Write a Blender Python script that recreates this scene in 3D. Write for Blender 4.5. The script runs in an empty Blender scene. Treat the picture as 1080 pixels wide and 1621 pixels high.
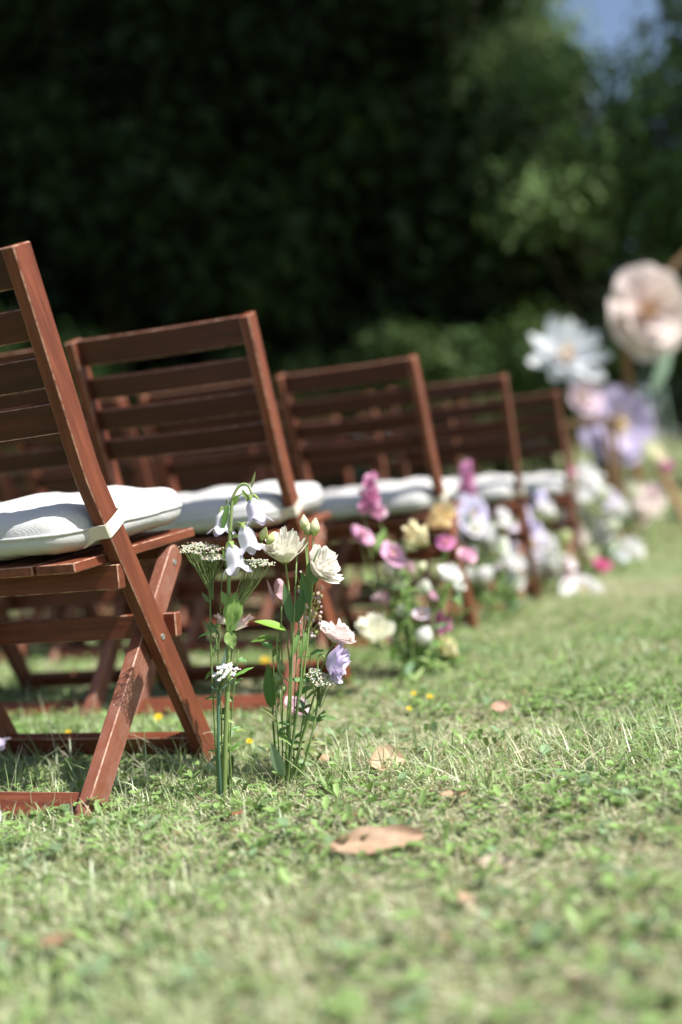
import bpy, math, random
import numpy as np
from mathutils import Vector, Matrix

random.seed(7); rng = np.random.default_rng(7)
sc = bpy.context.scene
COL = sc.collection
R_ = math.radians

# ------------------------------------------------------------------ camera
F = 1732.27                       # focal length in pixels of the 1080 x 1621 photograph
CAMH, YAW, PITCH, ROLL = 0.4377, 0.3371, -0.0025, -0.091
fwd = Vector((-math.sin(YAW)*math.cos(PITCH), math.cos(YAW)*math.cos(PITCH), math.sin(PITCH)))
rgt0 = Vector((math.cos(YAW), math.sin(YAW), 0)); up0 = rgt0.cross(fwd)
rgt = rgt0*math.cos(ROLL) + up0*math.sin(ROLL); upv = up0*math.cos(ROLL) - rgt0*math.sin(ROLL)
CAM = Vector((0, 0, CAMH))
cd = bpy.data.cameras.new('camera'); cam = bpy.data.objects.new('camera', cd); COL.objects.link(cam)
m = Matrix((rgt, upv, -fwd)).transposed().to_4x4(); m.translation = CAM; cam.matrix_world = m
cd.sensor_fit = 'AUTO'; cd.sensor_width = 36; cd.lens = 36*F/1621
cd.clip_start = .05; cd.clip_end = 500
cd.dof.use_dof = True; cd.dof.focus_distance = 1.74; cd.dof.aperture_fstop = 1.22; cd.dof.aperture_blades = 0
sc.camera = cam

# ------------------------------------------------------------------ sky, sun, exposure
SUN = Vector((.74, -.12, 1.0)).normalized()
w = bpy.data.worlds.new('World'); sc.world = w; w.use_nodes = True
nt = w.node_tree; nt.nodes.clear()
sky = nt.nodes.new('ShaderNodeTexSky'); sky.sky_type = 'NISHITA'; sky.sun_disc = False
sky.dust_density = 2.0; sky.sun_elevation = math.asin(SUN.z); sky.sun_rotation = math.atan2(SUN.x, SUN.y)
bg = nt.nodes.new('ShaderNodeBackground'); bg.inputs[1].default_value = .095
wo = nt.nodes.new('ShaderNodeOutputWorld')
nt.links.new(sky.outputs[0], bg.inputs[0]); nt.links.new(bg.outputs[0], wo.inputs[0])
sd = bpy.data.lights.new('sun', 'SUN'); sd.energy = 5.0; sd.angle = R_(.5); sd.color = (1, .955, .88)
so = bpy.data.objects.new('sun', sd); COL.objects.link(so)
so.rotation_euler = (-SUN).to_track_quat('-Z', 'Y').to_euler(); so.location = (4, -2, 8)
sc.view_settings.view_transform = 'Standard'; sc.view_settings.look = 'None'
sc.view_settings.exposure = .74; sc.view_settings.gamma = 1; sc.view_settings.use_curve_mapping = False
sc.render.engine = 'CYCLES'; sc.cycles.use_denoising = True
sc.cycles.max_bounces = 8; sc.cycles.transmission_bounces = 6; sc.cycles.caustics_reflective = False; sc.cycles.caustics_refractive = False

# ------------------------------------------------------------------ helpers
def tag(o, label=None, cat=None, group=None, kind=None):
    if label: o['label'] = label
    if cat: o['category'] = cat
    if group: o['group'] = group
    if kind: o['kind'] = kind
    return o
def empty(name, loc=(0, 0, 0), rz=0):
    o = bpy.data.objects.new(name, None); COL.objects.link(o)
    o.location = loc; o.rotation_euler = (0, 0, rz); o.empty_display_size = .05
    return o
def gz(x, y):
    """height of the lawn"""
    d = -.331*x + .944*y; l = .944*x + .331*y
    z = .004*np.sin(7*x+1.3)*np.sin(6*y+.4) + .003*np.sin(15*x+2*y) + .003*np.sin(17*y-4*x)
    t = np.maximum(0, d-6.0); s = .10 - .045*np.clip((l-1.0)/2.5, 0, 1)
    rise = s*(np.sqrt(t*t+2.25)-1.5)
    return z + np.minimum(rise, 2.2)
def ray(px, py):
    return fwd + rgt*((px-540)/F) + upv*((810.5-py)/F)
def at(px, py, d):
    return CAM + ray(px, py)*d
def on_ground(px, py):
    r = ray(px, py); t = -CAMH/r.z
    p = CAM + r*t; p.z = float(gz(p.x, p.y)); return p, t
def gp(px, d, off=0.):
    """ground point at photo column px and depth d"""
    p = CAM + fwd*d + rgt0*((px-540)/F*d); p.z = float(gz(p.x, p.y)) + off; return p

class MB:
    def __init__(s): s.v = []; s.f = []; s.c = []; s.m = []
    def vert(s, p, c=(1, 1, 1)): s.v.append((p[0], p[1], p[2])); s.c.append((c[0], c[1], c[2], 1)); return len(s.v)-1
    def face(s, idx, mi=0): s.f.append(tuple(idx)); s.m.append(mi)
    def grid(s, fn, nu, nv, mi=0, wrap=False):
        """fn(i/nu, j/nv) -> (point, colour)"""
        ids = [[s.vert(*fn(i/nu, j/nv)) for j in range(nv if wrap else nv+1)] for i in range(nu+1)]
        for i in range(nu):
            for j in range(nv):
                k = (j+1) % nv if wrap else j+1
                s.face((ids[i][j], ids[i+1][j], ids[i+1][k], ids[i][k]), mi)
    def tube(s, P, rad, c=(1, 1, 1), n=6, mi=0, cap=True, c2=None):
        P = [Vector(p) for p in P]; N = len(P)
        if not hasattr(rad, '__len__'): rad = [rad]*N
        t0 = (P[1]-P[0]).normalized(); a = t0.orthogonal().normalized(); rings = []
        for i in range(N):
            t = (P[min(i+1, N-1)]-P[max(i-1, 0)]).normalized()
            a = (a - t*a.dot(t)).normalized(); b = t.cross(a)
            cc = c if c2 is None else tuple(c[k]+(c2[k]-c[k])*i/(N-1) for k in range(3))
            rings.append([s.vert(P[i] + (a*math.cos(2*math.pi*k/n) + b*math.sin(2*math.pi*k/n))*rad[i], cc) for k in range(n)])
        for i in range(N-1):
            for k in range(n):
                s.face((rings[i][k], rings[i][(k+1) % n], rings[i+1][(k+1) % n], rings[i+1][k]), mi)
        if cap: s.face(rings[0][::-1], mi); s.face(rings[-1], mi)
    def bar(s, P, side, tw, td, ch=.0018, c=(1, 1, 1)):
        """chamfered timber along the points P; side = direction of its width tw, td the other way. chamfers take material 1"""
        P = [Vector(p) for p in P]; side = Vector(side).normalized(); N = len(P)
        tl = (P[-1]-P[-2]).normalized(); tf = (P[1]-P[0]).normalized()
        sec = []
        for i in range(N):
            if i == 0: t = tf; k = 1
            elif i == N-1: t = tl; k = 1
            else:
                t1 = (P[i]-P[i-1]).normalized(); t2 = (P[i+1]-P[i]).normalized(); t = (t1+t2).normalized(); k = 1/max(.5, t.dot(t1))
            sec.append((P[i], t, k))
        sec = [(P[0], tf, 1, ch)] + [(P[0]+tf*ch, tf, 1, 0)] + [(a, b, k, 0) for a, b, k in sec[1:-1]] + [(P[-1]-tl*ch, tl, 1, 0), (P[-1], tl, 1, ch)]
        rings = []
        for p, t, k, ins in sec:
            b = side.cross(t).normalized(); hw, hd = tw/2-ins, td/2-ins; e = ch*.9
            pts = [(hw, hd-e), (hw-e, hd), (-hw+e, hd), (-hw, hd-e), (-hw, -hd+e), (-hw+e, -hd), (hw-e, -hd), (hw, -hd+e)]
            rings.append([s.vert(p + side*x + b*(y*k), c) for x, y in pts])
        for i in range(len(rings)-1):
            endring = i == 0 or i == len(rings)-2
            for k in range(8):
                s.face((rings[i][k], rings[i][(k+1) % 8], rings[i+1][(k+1) % 8], rings[i+1][k]), 1 if (k % 2 == 0 or endring) else 0)
        s.face(rings[0][::-1], 0); s.face(rings[-1], 0)
    def mesh(s, name, mats, smooth=False):
        me = bpy.data.meshes.new(name); me.from_pydata(s.v, [], s.f)
        for mt in (mats if isinstance(mats, (list, tuple)) else [mats]): me.materials.append(mt)
        me.polygons.foreach_set('material_index', s.m)
        me.polygons.foreach_set('use_smooth', [smooth]*len(s.f))
        ca = me.color_attributes.new('Col', 'FLOAT_COLOR', 'POINT')
        ca.data.foreach_set('color', np.array(s.c, dtype=np.float32).ravel())
        me.update(); return me
    def build(s, name, mats, parent=None, smooth=False):
        o = bpy.data.objects.new(name, s.mesh(name, mats, smooth)); COL.objects.link(o)
        if parent is not None: o.parent = parent
        return o

def np_mesh(name, V, Fc, C, mat):
    """fast mesh: V (n,3), Fc (m,k) with k = 3 or 4, C (n,3)"""
    me = bpy.data.meshes.new(name); k = Fc.shape[1]
    me.vertices.add(len(V)); me.vertices.foreach_set('co', V.astype(np.float32).ravel())
    me.loops.add(Fc.size); me.loops.foreach_set('vertex_index', Fc.astype(np.int32).ravel())
    me.polygons.add(len(Fc)); me.polygons.foreach_set('loop_start', np.arange(len(Fc), dtype=np.int32)*k)
    ca = me.color_attributes.new('Col', 'FLOAT_COLOR', 'POINT')
    ca.data.foreach_set('color', np.concatenate([C, np.ones((len(C), 1))], 1).astype(np.float32).ravel())
    me.materials.append(mat); me.update(calc_edges=True); me.validate(); return me

def smooth_path(P, n=5):
    """Catmull-Rom through the points"""
    P = [Vector(p) for p in P]; Q = [P[0]*2-P[1]] + P + [P[-1]*2-P[-2]]; out = []
    for i in range(1, len(Q)-2):
        a, b, c, d = Q[i-1:i+3]
        for k in range(n):
            t = k/n
            out.append(.5*((2*b) + (c-a)*t + (2*a-5*b+4*c-d)*t*t + (-a+3*b-3*c+d)*t**3))
    out.append(P[-1]); return out

# ------------------------------------------------------------------ materials
class NT:
    def __init__(s, name):
        s.m = bpy.data.materials.new(name); s.m.use_nodes = True; s.t = s.m.node_tree; s.t.nodes.clear()
        s.out = s.add('ShaderNodeOutputMaterial')
    def add(s, k, **kw):
        n = s.t.nodes.new(k)
        for a, b in kw.items():
            if a.startswith('i_'): n.inputs[a[2:].replace('_', ' ')].default_value = b
            else: setattr(n, a, b)
        return n
    def link(s, a, b): s.t.links.new(a, b)
    def noise(s, vec, scale, detail=4, rough=.6):
        n = s.add('ShaderNodeTexNoise'); n.inputs['Scale'].default_value = scale; n.inputs['Detail'].default_value = detail; n.inputs['Roughness'].default_value = rough
        if vec is not None: s.link(vec, n.inputs['Vector'])
        return n.outputs['Fac']
    def ramp(s, fac, stops):
        r = s.add('ShaderNodeValToRGB'); s.link(fac, r.inputs[0]); e = r.color_ramp.elements
        while len(e) < len(stops): e.new(.5)
        for k, (p, c) in enumerate(stops): e[k].position = p; e[k].color = (*c, 1) if len(c) == 3 else c
        return r.outputs[0]
    def mix(s, fac, a, b, mode='MIX'):
        n = s.add('ShaderNodeMix', data_type='RGBA', blend_type=mode)
        for sock, v in ((n.inputs[0], fac), (n.inputs[6], a), (n.inputs[7], b)):
            if isinstance(v, (int, float)): sock.default_value = v
            elif isinstance(v, tuple): sock.default_value = (*v, 1)
            else: s.link(v, sock)
        return n.outputs[2]
    def bump(s, h, strength, dist):
        b = s.add('ShaderNodeBump'); b.inputs['Strength'].default_value = strength; b.inputs['Distance'].default_value = dist
        s.link(h, b.inputs['Height']); return b.outputs[0]
    def principled(s, col, rough=.5, normal=None, spec=.5, metal=0):
        p = s.add('ShaderNodeBsdfPrincipled'); p.inputs['Roughness'].default_value = rough if isinstance(rough, (int, float)) else .5
        if not isinstance(rough, (int, float)): s.link(rough, p.inputs['Roughness'])
        p.inputs['Specular IOR Level'].default_value = spec; p.inputs['Metallic'].default_value = metal
        if isinstance(col, tuple): p.inputs['Base Color'].default_value = (*col, 1)
        else: s.link(col, p.inputs['Base Color'])
        if normal is not None: s.link(normal, p.inputs['Normal'])
        return p.outputs[0]
    def finish(s, sh): s.link(sh, s.out.inputs[0]); return s.m

def wood_mat(name, stretch, base, dark, worn=.0, rot=(0, 0, 0), speck=0):
    n = NT(name); tc = n.add('ShaderNodeTexCoord'); oi = n.add('ShaderNodeObjectInfo')
    add = n.add('ShaderNodeVectorMath', operation='ADD'); n.link(tc.outputs['Object'], add.inputs[0])
    cmb = n.add('ShaderNodeCombineXYZ')
    mul = n.add('ShaderNodeMath', operation='MULTIPLY'); mul.inputs[1].default_value = 37; n.link(oi.outputs['Random'], mul.inputs[0])
    for k in range(3): n.link(mul.outputs[0], cmb.inputs[k])
    n.link(cmb.outputs[0], add.inputs[1])
    m0 = n.add('ShaderNodeMapping'); m0.inputs['Rotation'].default_value = rot; n.link(add.outputs[0], m0.inputs[0])
    mp = n.add('ShaderNodeMapping'); mp.inputs['Scale'].default_value = stretch; n.link(m0.outputs[0], mp.inputs[0])
    g1 = n.noise(mp.outputs[0], 60, 6, .7); g2 = n.noise(mp.outputs[0], 190, 3, .6); big = n.noise(add.outputs[0], 14, 3)
    c = n.ramp(g1, [(.3, dark), (.62, base), (.85, tuple(min(1, x*1.25) for x in base))])
    c = n.mix(.35, c, n.ramp(g2, [(.35, (.45, .45, .45)), (.65, (1, 1, 1))]), 'MULTIPLY')
    c = n.mix(.5, c, n.ramp(big, [(.3, (.72, .7, .7)), (.7, (1.1, 1.05, 1.0))]), 'MULTIPLY')
    hv = n.ramp(oi.outputs['Random'], [(0, (.82, .8, .8)), (1, (1.12, 1.1, 1.08))])
    c = n.mix(1., c, hv, 'MULTIPLY')
    if speck:
        s1 = n.noise(add.outputs[0], 420, 2, .5); s2 = n.noise(add.outputs[0], 25, 3, .6)
        mm = n.add('ShaderNodeMath', operation='MULTIPLY'); n.link(n.ramp(s1, [(.60, (0, 0, 0)), (.70, (1, 1, 1))]), mm.inputs[0]); n.link(n.ramp(s2, [(.42, (0, 0, 0)), (.62, (1, 1, 1))]), mm.inputs[1])
        c = n.mix(mm.outputs[0], c, (.52, .40, .34))
        c = n.mix(.35, c, n.ramp(s2, [(.35, base), (.7, (.36, .2, .16))]))
    if worn:
        wn = n.noise(add.outputs[0], 55, 4, .7)
        c = n.mix(n.ramp(wn, [(.38, (0, 0, 0)), (.6, (worn,)*3)]), c, (.50, .33, .24))
    h = n.mix(.4, g1, g2)
    return n.finish(n.principled(c, .5, n.bump(h, .4, .0010), .32))

WB, WD = (.225, .068, .034), (.105, .028, .015)
wood_x = wood_mat('stained_wood_crosswise', (.06, 1, 1), WB, WD)
wood_slat = wood_mat('shade_toned_slat', (.06, 1, 1), (.082, .022, .011), (.044, .012, .007))  # back slats: shade on their rear faces put into a darker wood colour
wood_z = wood_mat('stained_wood_upright', (1, 1, .07), WB, WD, rot=(R_(-26), 0, 0))
wood_leg = wood_mat('stained_wood_weathered', (1, 1, .07), (.24, .085, .05), (.13, .042, .025), rot=(R_(40), 0, 0), speck=1)
wood_y = wood_mat('stained_wood_lengthwise', (1, .06, 1), WB, WD)
worn = wood_mat('worn_wood_edge', (.3, .3, .3), (.27, .095, .055), (.15, .05, .03), worn=.75)
wood_tan = wood_mat('plain_tan_wood', (1, 1, .1), (.30, .19, .10), (.2, .12, .06))
def flat(name, col, rough=.5, metal=0, nscale=0, namp=.15):
    n = NT(name); c = col
    if nscale:
        tc = n.add('ShaderNodeTexCoord'); f = n.noise(tc.outputs['Object'], nscale, 4)
        c = n.ramp(f, [(.3, tuple(x*(1-namp) for x in col)), (.7, tuple(min(1, x*(1+namp)) for x in col))])
    return n.finish(n.principled(c, rough, metal=metal))
steel = flat('zinc_steel', (.62, .62, .6), .35, .9, 200)

def canvas_mat():
    n = NT('white_canvas'); tc = n.add('ShaderNodeTexCoord')
    wv = n.add('ShaderNodeTexWave', bands_direction='X'); wv.inputs['Scale'].default_value = 260; n.link(tc.outputs['Object'], wv.inputs[0])
    wv2 = n.add('ShaderNodeTexWave', bands_direction='Y'); wv2.inputs['Scale'].default_value = 260; n.link(tc.outputs['Object'], wv2.inputs[0])
    fine = n.mix(.5, wv.outputs['Color'], wv2.outputs['Color'])
    big = n.noise(tc.outputs['Object'], 9, 4, .55); mid = n.noise(tc.outputs['Object'], 38, 4, .6)
    b1 = n.bump(mid, .35, .006)
    b2 = n.add('ShaderNodeBump'); b2.inputs['Strength'].default_value = .35; b2.inputs['Distance'].default_value = .0012; n.link(fine, b2.inputs['Height']); n.link(b1, b2.inputs['Normal'])
    c = n.ramp(big, [(.3, (.50, .505, .505)), (.7, (.57, .575, .57))])
    return n.finish(n.principled(c, .85, b2.outputs[0], .2))
canvas = canvas_mat()
strap_mat = flat('cream_webbing', (.66, .63, .53), .8, 0, 500, .12)

def leafy(name, trans=.3, rough=.5, spec=.35, bump=0, gain=1.0, blue=.75):
    """colour comes from the mesh's own colour attribute, with light passing through"""
    n = NT(name); a = n.add('ShaderNodeAttribute', attribute_name='Col'); c = a.outputs['Color']
    nrm = None
    if bump:
        tc = n.add('ShaderNodeTexCoord'); nrm = n.bump(n.noise(tc.outputs['Object'], bump, 3), .35, .001)
    p = n.principled(c, rough, nrm, spec)
    t = n.add('ShaderNodeBsdfTranslucent'); n.link(n.mix(1., c, (gain*1.0, gain*1.0, gain*blue), 'MULTIPLY'), t.inputs[0])
    mx = n.add('ShaderNodeMixShader'); mx.inputs[0].default_value = trans
    n.link(p, mx.inputs[1]); n.link(t.outputs[0], mx.inputs[2])
    return n.finish(mx.outputs[0])
grass_mat = leafy('grass_blades', .36, .38, .5, 0, 1.2)
plant_mat = leafy('plant_green', .25, .45, .4, 150, 1.2)
petal_mat = leafy('petals', .35, .6, .2, 180, 1.0, 1.0)
tree_mat = leafy('tree_leaves', .22, .65, .12, 0, 1.2)
dry_mat = leafy('dry_leaf', .2, .6, .25, 90)
paper_mat = leafy('crepe_paper', .3, .75, .1, 30, 1.0, 1.0)

def soil_mat():
    n = NT('lawn_soil'); tc = n.add('ShaderNodeTexCoord'); v = tc.outputs['Object']
    a = n.noise(v, 3, 5); b = n.noise(v, 45, 6, .7); far = n.noise(v, .6, 4)
    c = n.ramp(b, [(.25, (.05, .05, .022)), (.5, (.14, .13, .065)), (.72, (.30, .25, .15))])
    c2 = n.ramp(a, [(.35, (.10, .14, .045)), (.65, (.22, .21, .11))])
    c = n.mix(.5, c, c2); c = n.mix(.3, c, n.ramp(far, [(.3, (.17, .25, .07)), (.7, (.32, .33, .16))]))
    return n.finish(n.principled(c, .9, n.bump(b, .8, .02), .1))
def bark_mat():
    n = NT('bark'); tc = n.add('ShaderNodeTexCoord'); mp = n.add('ShaderNodeMapping'); mp.inputs['Scale'].default_value = (1, 1, .2); n.link(tc.outputs['Object'], mp.inputs[0])
    f = n.noise(mp.outputs[0], 14, 6, .7)
    return n.finish(n.principled(n.ramp(f, [(.3, (.035, .026, .018)), (.7, (.13, .10, .075))]), .9, n.bump(f, .8, .05), .1))
bark = bark_mat()

# ------------------------------------------------------------------ lawn
def lawn():
    def axis(c, lo, hi, n):
        u = np.linspace(np.arcsinh((lo-c)/.9), np.arcsinh((hi-c)/.9), n); return c + .9*np.sinh(u)
    X, Y = np.meshgrid(axis(-.6, -140, 140, 190), axis(2.2, -60, 220, 210), indexing='ij')
    Z = gz(X, Y); V = np.stack([X, Y, Z], -1).reshape(-1, 3); nx, ny = X.shape
    i, j = np.meshgrid(np.arange(nx-1), np.arange(ny-1), indexing='ij'); a = (i*ny+j).ravel()
    me = np_mesh('lawn', V, np.stack([a, a+ny, a+ny+1, a+1], 1), np.ones((len(V), 3))*.2, soil_mat())
    me.polygons.foreach_set('use_smooth', [True]*len(me.polygons))
    o = bpy.data.objects.new('lawn', me); COL.objects.link(o); tag(o, kind='structure')
lawn()

def vnoise(x, y, f, seed=0):
    """cheap smooth noise 0..1"""
    r = np.random.default_rng(seed); s = np.zeros_like(x)
    for k in range(7):
        a = r.uniform(0, 6.28); g = f*r.uniform(.6, 1.9); s += np.sin(g*(x*math.cos(a)+y*math.sin(a)) + r.uniform(0, 6.28))
    return np.clip(.5 + s/5.5, 0, 1)

GREENS = np.array([(.33, .44, .20), (.44, .54, .28), (.26, .38, .15), (.51, .58, .37), (.43, .50, .32)])
STRAW = np.array([(.66, .62, .47), (.58, .54, .40), (.72, .70, .56), (.50, .47, .32)])
def blades(x, y, L, Wd, lean, az, curve, col, segs):
    """ribbons tapering to a point. all arguments are arrays of length n"""
    n = len(x); z0 = gz(x, y) - .002
    dx, dy = np.cos(az), np.sin(az); px_, py_ = -dy, dx
    V = []; C = []
    for k in range(segs+1):
        t = k/segs; ang = lean + curve*t                      # angle from upright
        ang_m = lean + curve*t*.5
        h = L*t*np.cos(ang_m); r = L*t*np.sin(ang_m)
        h = np.maximum(h, .002*(1+t)); cx, cy = x + dx*r, y + dy*r; cz = z0 + h + (gz(cx, cy)+.002-z0)*.8*t
        wk = Wd*(1-t**1.6)*.5 if k < segs else np.zeros(n)
        tw = .6*np.sin(az*3+t)
        if k < segs:
            V.append(np.stack([cx-px_*wk, cy-py_*wk, cz-tw*wk], 1)); V.append(np.stack([cx+px_*wk, cy+py_*wk, cz+tw*wk], 1))
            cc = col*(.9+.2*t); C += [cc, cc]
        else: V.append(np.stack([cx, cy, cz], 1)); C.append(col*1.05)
    m_ = 2*segs+1; V = np.stack(V, 1).reshape(-1, 3); C = np.stack(C, 1).reshape(-1, 3)
    base = (np.arange(n)*m_)[:, None]; tri = []
    for k in range(segs-1):
        a = 2*k; tri += [(a, a+1, a+3), (a, a+3, a+2)]
    a = 2*(segs-1); tri.append((a, a+1, a+2))
    T = np.array(tri)[None]+base[:, :, None]
    return V, T.reshape(-1, 3), np.clip(C, 0, 1)
def scatter(n, d0, d1, marg):
    """points on the lawn spread evenly over the ground between two depths, a little wider than the view"""
    d = np.sqrt(rng.uniform(d0*d0, d1*d1, n)); l = rng.uniform(-1, 1, n)*(.335*d+marg)
    return -.331*d+.944*l, .944*d+.331*l
def grass_layer(n, d0, d1, marg, Lm, Wm, segs, tall=0.):
    x, y = scatter(n, d0, d1, marg)
    p = vnoise(x, y, 5.5, 3); q = vnoise(x, y, 16, 5); st = np.clip(.30 + 1.3*(p-.45) + .8*(q-.5), .08, .95)
    straw = rng.uniform(0, 1, n) < st*.62
    col = GREENS[rng.integers(0, len(GREENS), n)]*rng.uniform(.75, 1.25, (n, 1))
    col = np.where(straw[:, None], STRAW[rng.integers(0, len(STRAW), n)]*rng.uniform(.75, 1.2, (n, 1)), col)
    L = Lm*rng.lognormal(0, .38, n)*(1.2-.5*p)*(.8+.5*q); 
    lean = np.abs(rng.normal(.75, .45, n)); lean = np.where(straw, rng.uniform(.8, 1.5, n), lean)
    curve = rng.normal(.7, .5, n)
    Wd = Wm*rng.uniform(.55, 1.45, n); Wd = np.where(straw, Wd*.6, Wd)
    return blades(x, y, L, Wd, lean, rng.uniform(0, 6.28, n), curve, col, segs)
def join(parts):
    V = []; T = []; C = []; o = 0
    for v, t, c in parts: V.append(v); T.append(t+o); C.append(c); o += len(v)
    return np.concatenate(V), np.concatenate(T), np.concatenate(C)
def stuff(name, parts, mat, label, cat):
    V, T, C = join(parts); o = bpy.data.objects.new(name, np_mesh(name, V, T, C, mat)); COL.objects.link(o)
    return tag(o, label, cat, kind='stuff')
def tuft(cx, cy, n, rad, Lm, Wm=.0030, lean=.62, straw=.1):
    n = int(n*.75)
    x = cx+rng.normal(0, rad, n); y = cy+rng.normal(0, rad, n)
    col = GREENS[rng.integers(0, len(GREENS), n)]*rng.uniform(.8, 1.25, (n, 1))
    s = rng.uniform(0, 1, n) < straw
    col = np.where(s[:, None], STRAW[rng.integers(0, len(STRAW), n)], col)
    return blades(x, y, Lm*rng.lognormal(0, .3, n), Wm*rng.uniform(.5, 1.3, n), np.abs(rng.normal(lean, .28, n)), rng.uniform(0, 6.28, n), rng.normal(.6, .45, n), col, 4)
def thatch(n, d0, d1, marg):
    x, y = scatter(n, d0, d1, marg); c = STRAW[rng.integers(0, len(STRAW), n)]*rng.uniform(.6, 1.25, (n, 1))
    return blades(x, y, .030*rng.lognormal(0, .4, n), .0019*rng.uniform(.5, 1.5, n), rng.uniform(1.0, 1.5, n), rng.uniform(0, 6.28, n), rng.normal(.1, .3, n), c, 2)
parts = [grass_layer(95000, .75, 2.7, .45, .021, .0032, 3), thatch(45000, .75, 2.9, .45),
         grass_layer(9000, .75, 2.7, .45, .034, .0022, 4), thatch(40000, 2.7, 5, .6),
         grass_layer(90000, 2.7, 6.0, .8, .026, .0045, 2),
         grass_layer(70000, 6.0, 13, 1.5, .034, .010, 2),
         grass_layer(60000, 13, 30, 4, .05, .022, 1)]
for (px, py, n, r, L) in [(60, 1225, 90, .05, .075), (130, 1215, 80, .04, .085), (20, 1260, 90, .05, .06), (215, 1225, 110, .05, .07),
                          (265, 1205, 100, .05, .06), (300, 1235, 90, .05, .05), (380, 1230, 80, .05, .05), (50, 1310, 60, .05, .035),
                          (260, 1285, 100, .05, .035), (765, 1255, 60, .02, .085), (990, 1225, 120, .05, .065), (930, 1215, 90, .05, .06),
                          (640, 1235, 120, .04, .06), (700, 1215, 120, .06, .05), (500, 1240, 120, .05, .05), (560, 1215, 90, .05, .05),
                          (850, 1190, 120, .06, .055), (330, 1215, 80, .04, .05), (1050, 1180, 100, .06, .06)]:
    p, _ = on_ground(px, py); parts.append(tuft(p.x, p.y, n, r, L, straw=.22))
stuff('grass', parts, grass_mat, 'short mown grass mixed with dry straw covering the whole lawn', 'grass')

def leaflets(x, y, z, az, tilt, L, Wd, col, nl=1, spread=2.09):
    """flat rounded leaves (a folded hexagon of 4 triangles each), nl of them round each point"""
    V = []; T = []; C = []; n = len(x)
    shape = np.array([(0, 0, 0), (.35, .5, .10), (.8, .42, .12), (1, 0, .02), (.8, -.42, .12), (.35, -.5, .10)])
    out = []
    for k in range(nl):
        a = az + k*spread; pts = []
        for sx, sy, sz in shape:
            r = sx*L; s_ = sy*Wd; h = sz*L + r*np.sin(tilt); r2 = r*np.cos(tilt)
            pts.append(np.stack([x + np.cos(a)*r2 - np.sin(a)*s_, y + np.sin(a)*r2 + np.cos(a)*s_, z + h], 1))
        V = np.stack(pts, 1).reshape(-1, 3); base = (np.arange(n)*6)[:, None, None]
        T = (np.array([(0, 3, 2), (0, 2, 1), (0, 4, 3), (0, 5, 4)])[None]+base).reshape(-1, 3)
        out.append((V, T, np.repeat(col, 6, 0)))
    return join(out)
def clover():
    P = []
    n = 11000; x, y = scatter(n, .75, 3.4, .4); keep = rng.uniform(0, 1, n) < np.clip(1.6*(vnoise(x, y, 6, 11)-.32), .05, 1); x, y = x[keep], y[keep]; n = len(x)
    col = np.array([(.19, .30, .10)])*rng.uniform(.6, 1.5, (n, 1)); s = rng.uniform(.006, .0135, n)
    P.append(leaflets(x, y, gz(x, y)+rng.uniform(.006, .028, n), rng.uniform(0, 6.28, n), rng.normal(.15, .3, n), s, s*.95, col, 3))
    n = 5200; x, y = scatter(n, .75, 4, .4)                        # narrow weeds
    col = np.array([(.18, .28, .09)])*rng.uniform(.6, 1.5, (n, 1)); s = rng.uniform(.010, .028, n)
    P.append(leaflets(x, y, gz(x, y)+rng.uniform(.003, .02, n), rng.uniform(0, 6.28, n), rng.normal(.35, .35, n), s, s*.38, col, 2, 1.7))
    n = 420; x, y = scatter(n, .75, 3, .4)                          # broad bluish leaves
    col = np.array([(.20, .30, .16)])*rng.uniform(.7, 1.4, (n, 1)); s = rng.uniform(.014, .030, n)
    P.append(leaflets(x, y, gz(x, y)+rng.uniform(.004, .02, n), rng.uniform(0, 6.28, n), rng.normal(.3, .3, n), s, s*.6, col, 2, 2.4))
    n = 5000; x, y = scatter(n, .75, 3, .4)                          # brown litter
    col = np.array([(.30, .22, .13)])*rng.uniform(.4, 1.3, (n, 1)); s = rng.uniform(.006, .022, n)
    P.append(leaflets(x, y, gz(x, y)+rng.uniform(.001, .010, n), rng.uniform(0, 6.28, n), rng.normal(.05, .2, n), s, s*.25, col, 1))
    stuff('clover', P, plant_mat, 'clover and small broad leaved weeds growing through the lawn', 'ground cover')
clover()

# ------------------------------------------------------------------ folding chairs
W_, HT = .4452, .864
VT, WK, VF, VR, VP, WP = -.1244, .531, .3106, -.0488, .272, .382
def slab(mb, poly, u0, u1, ch=.0018):
    """upright plank: outline in the (forward, up) plane, thickness from u0 to u1"""
    c = Vector((sum(p[0] for p in poly)/len(poly), sum(p[1] for p in poly)/len(poly)))
    n = len(poly); ins = []
    for k in range(n):
        a, b, d = Vector(poly[k-1]), Vector(poly[k]), Vector(poly[(k+1) % n])
        t1, t2 = (b-a).normalized(), (d-b).normalized(); nn = Vector((t1.y+t2.y, -(t1.x+t2.x)))
        nn = nn.normalized() if nn.length > 1e-6 else Vector((0, 0))
        if nn.dot(b-c) > 0: nn = -nn
        ins.append(b+nn*ch)
    def ring(pts, u): return [mb.vert((u, p[0], p[1])) for p in pts]
    r = [ring(ins, u0), ring(poly, u0+ch), ring(poly, u1-ch), ring(ins, u1)]
    for i in range(3):
        for k in range(n): mb.face((r[i][k], r[i][(k+1) % n], r[i+1][(k+1) % n], r[i+1][k]), 0 if i == 1 else 1)
    mb.face(r[0][::-1]); mb.face(r[3])
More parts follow.
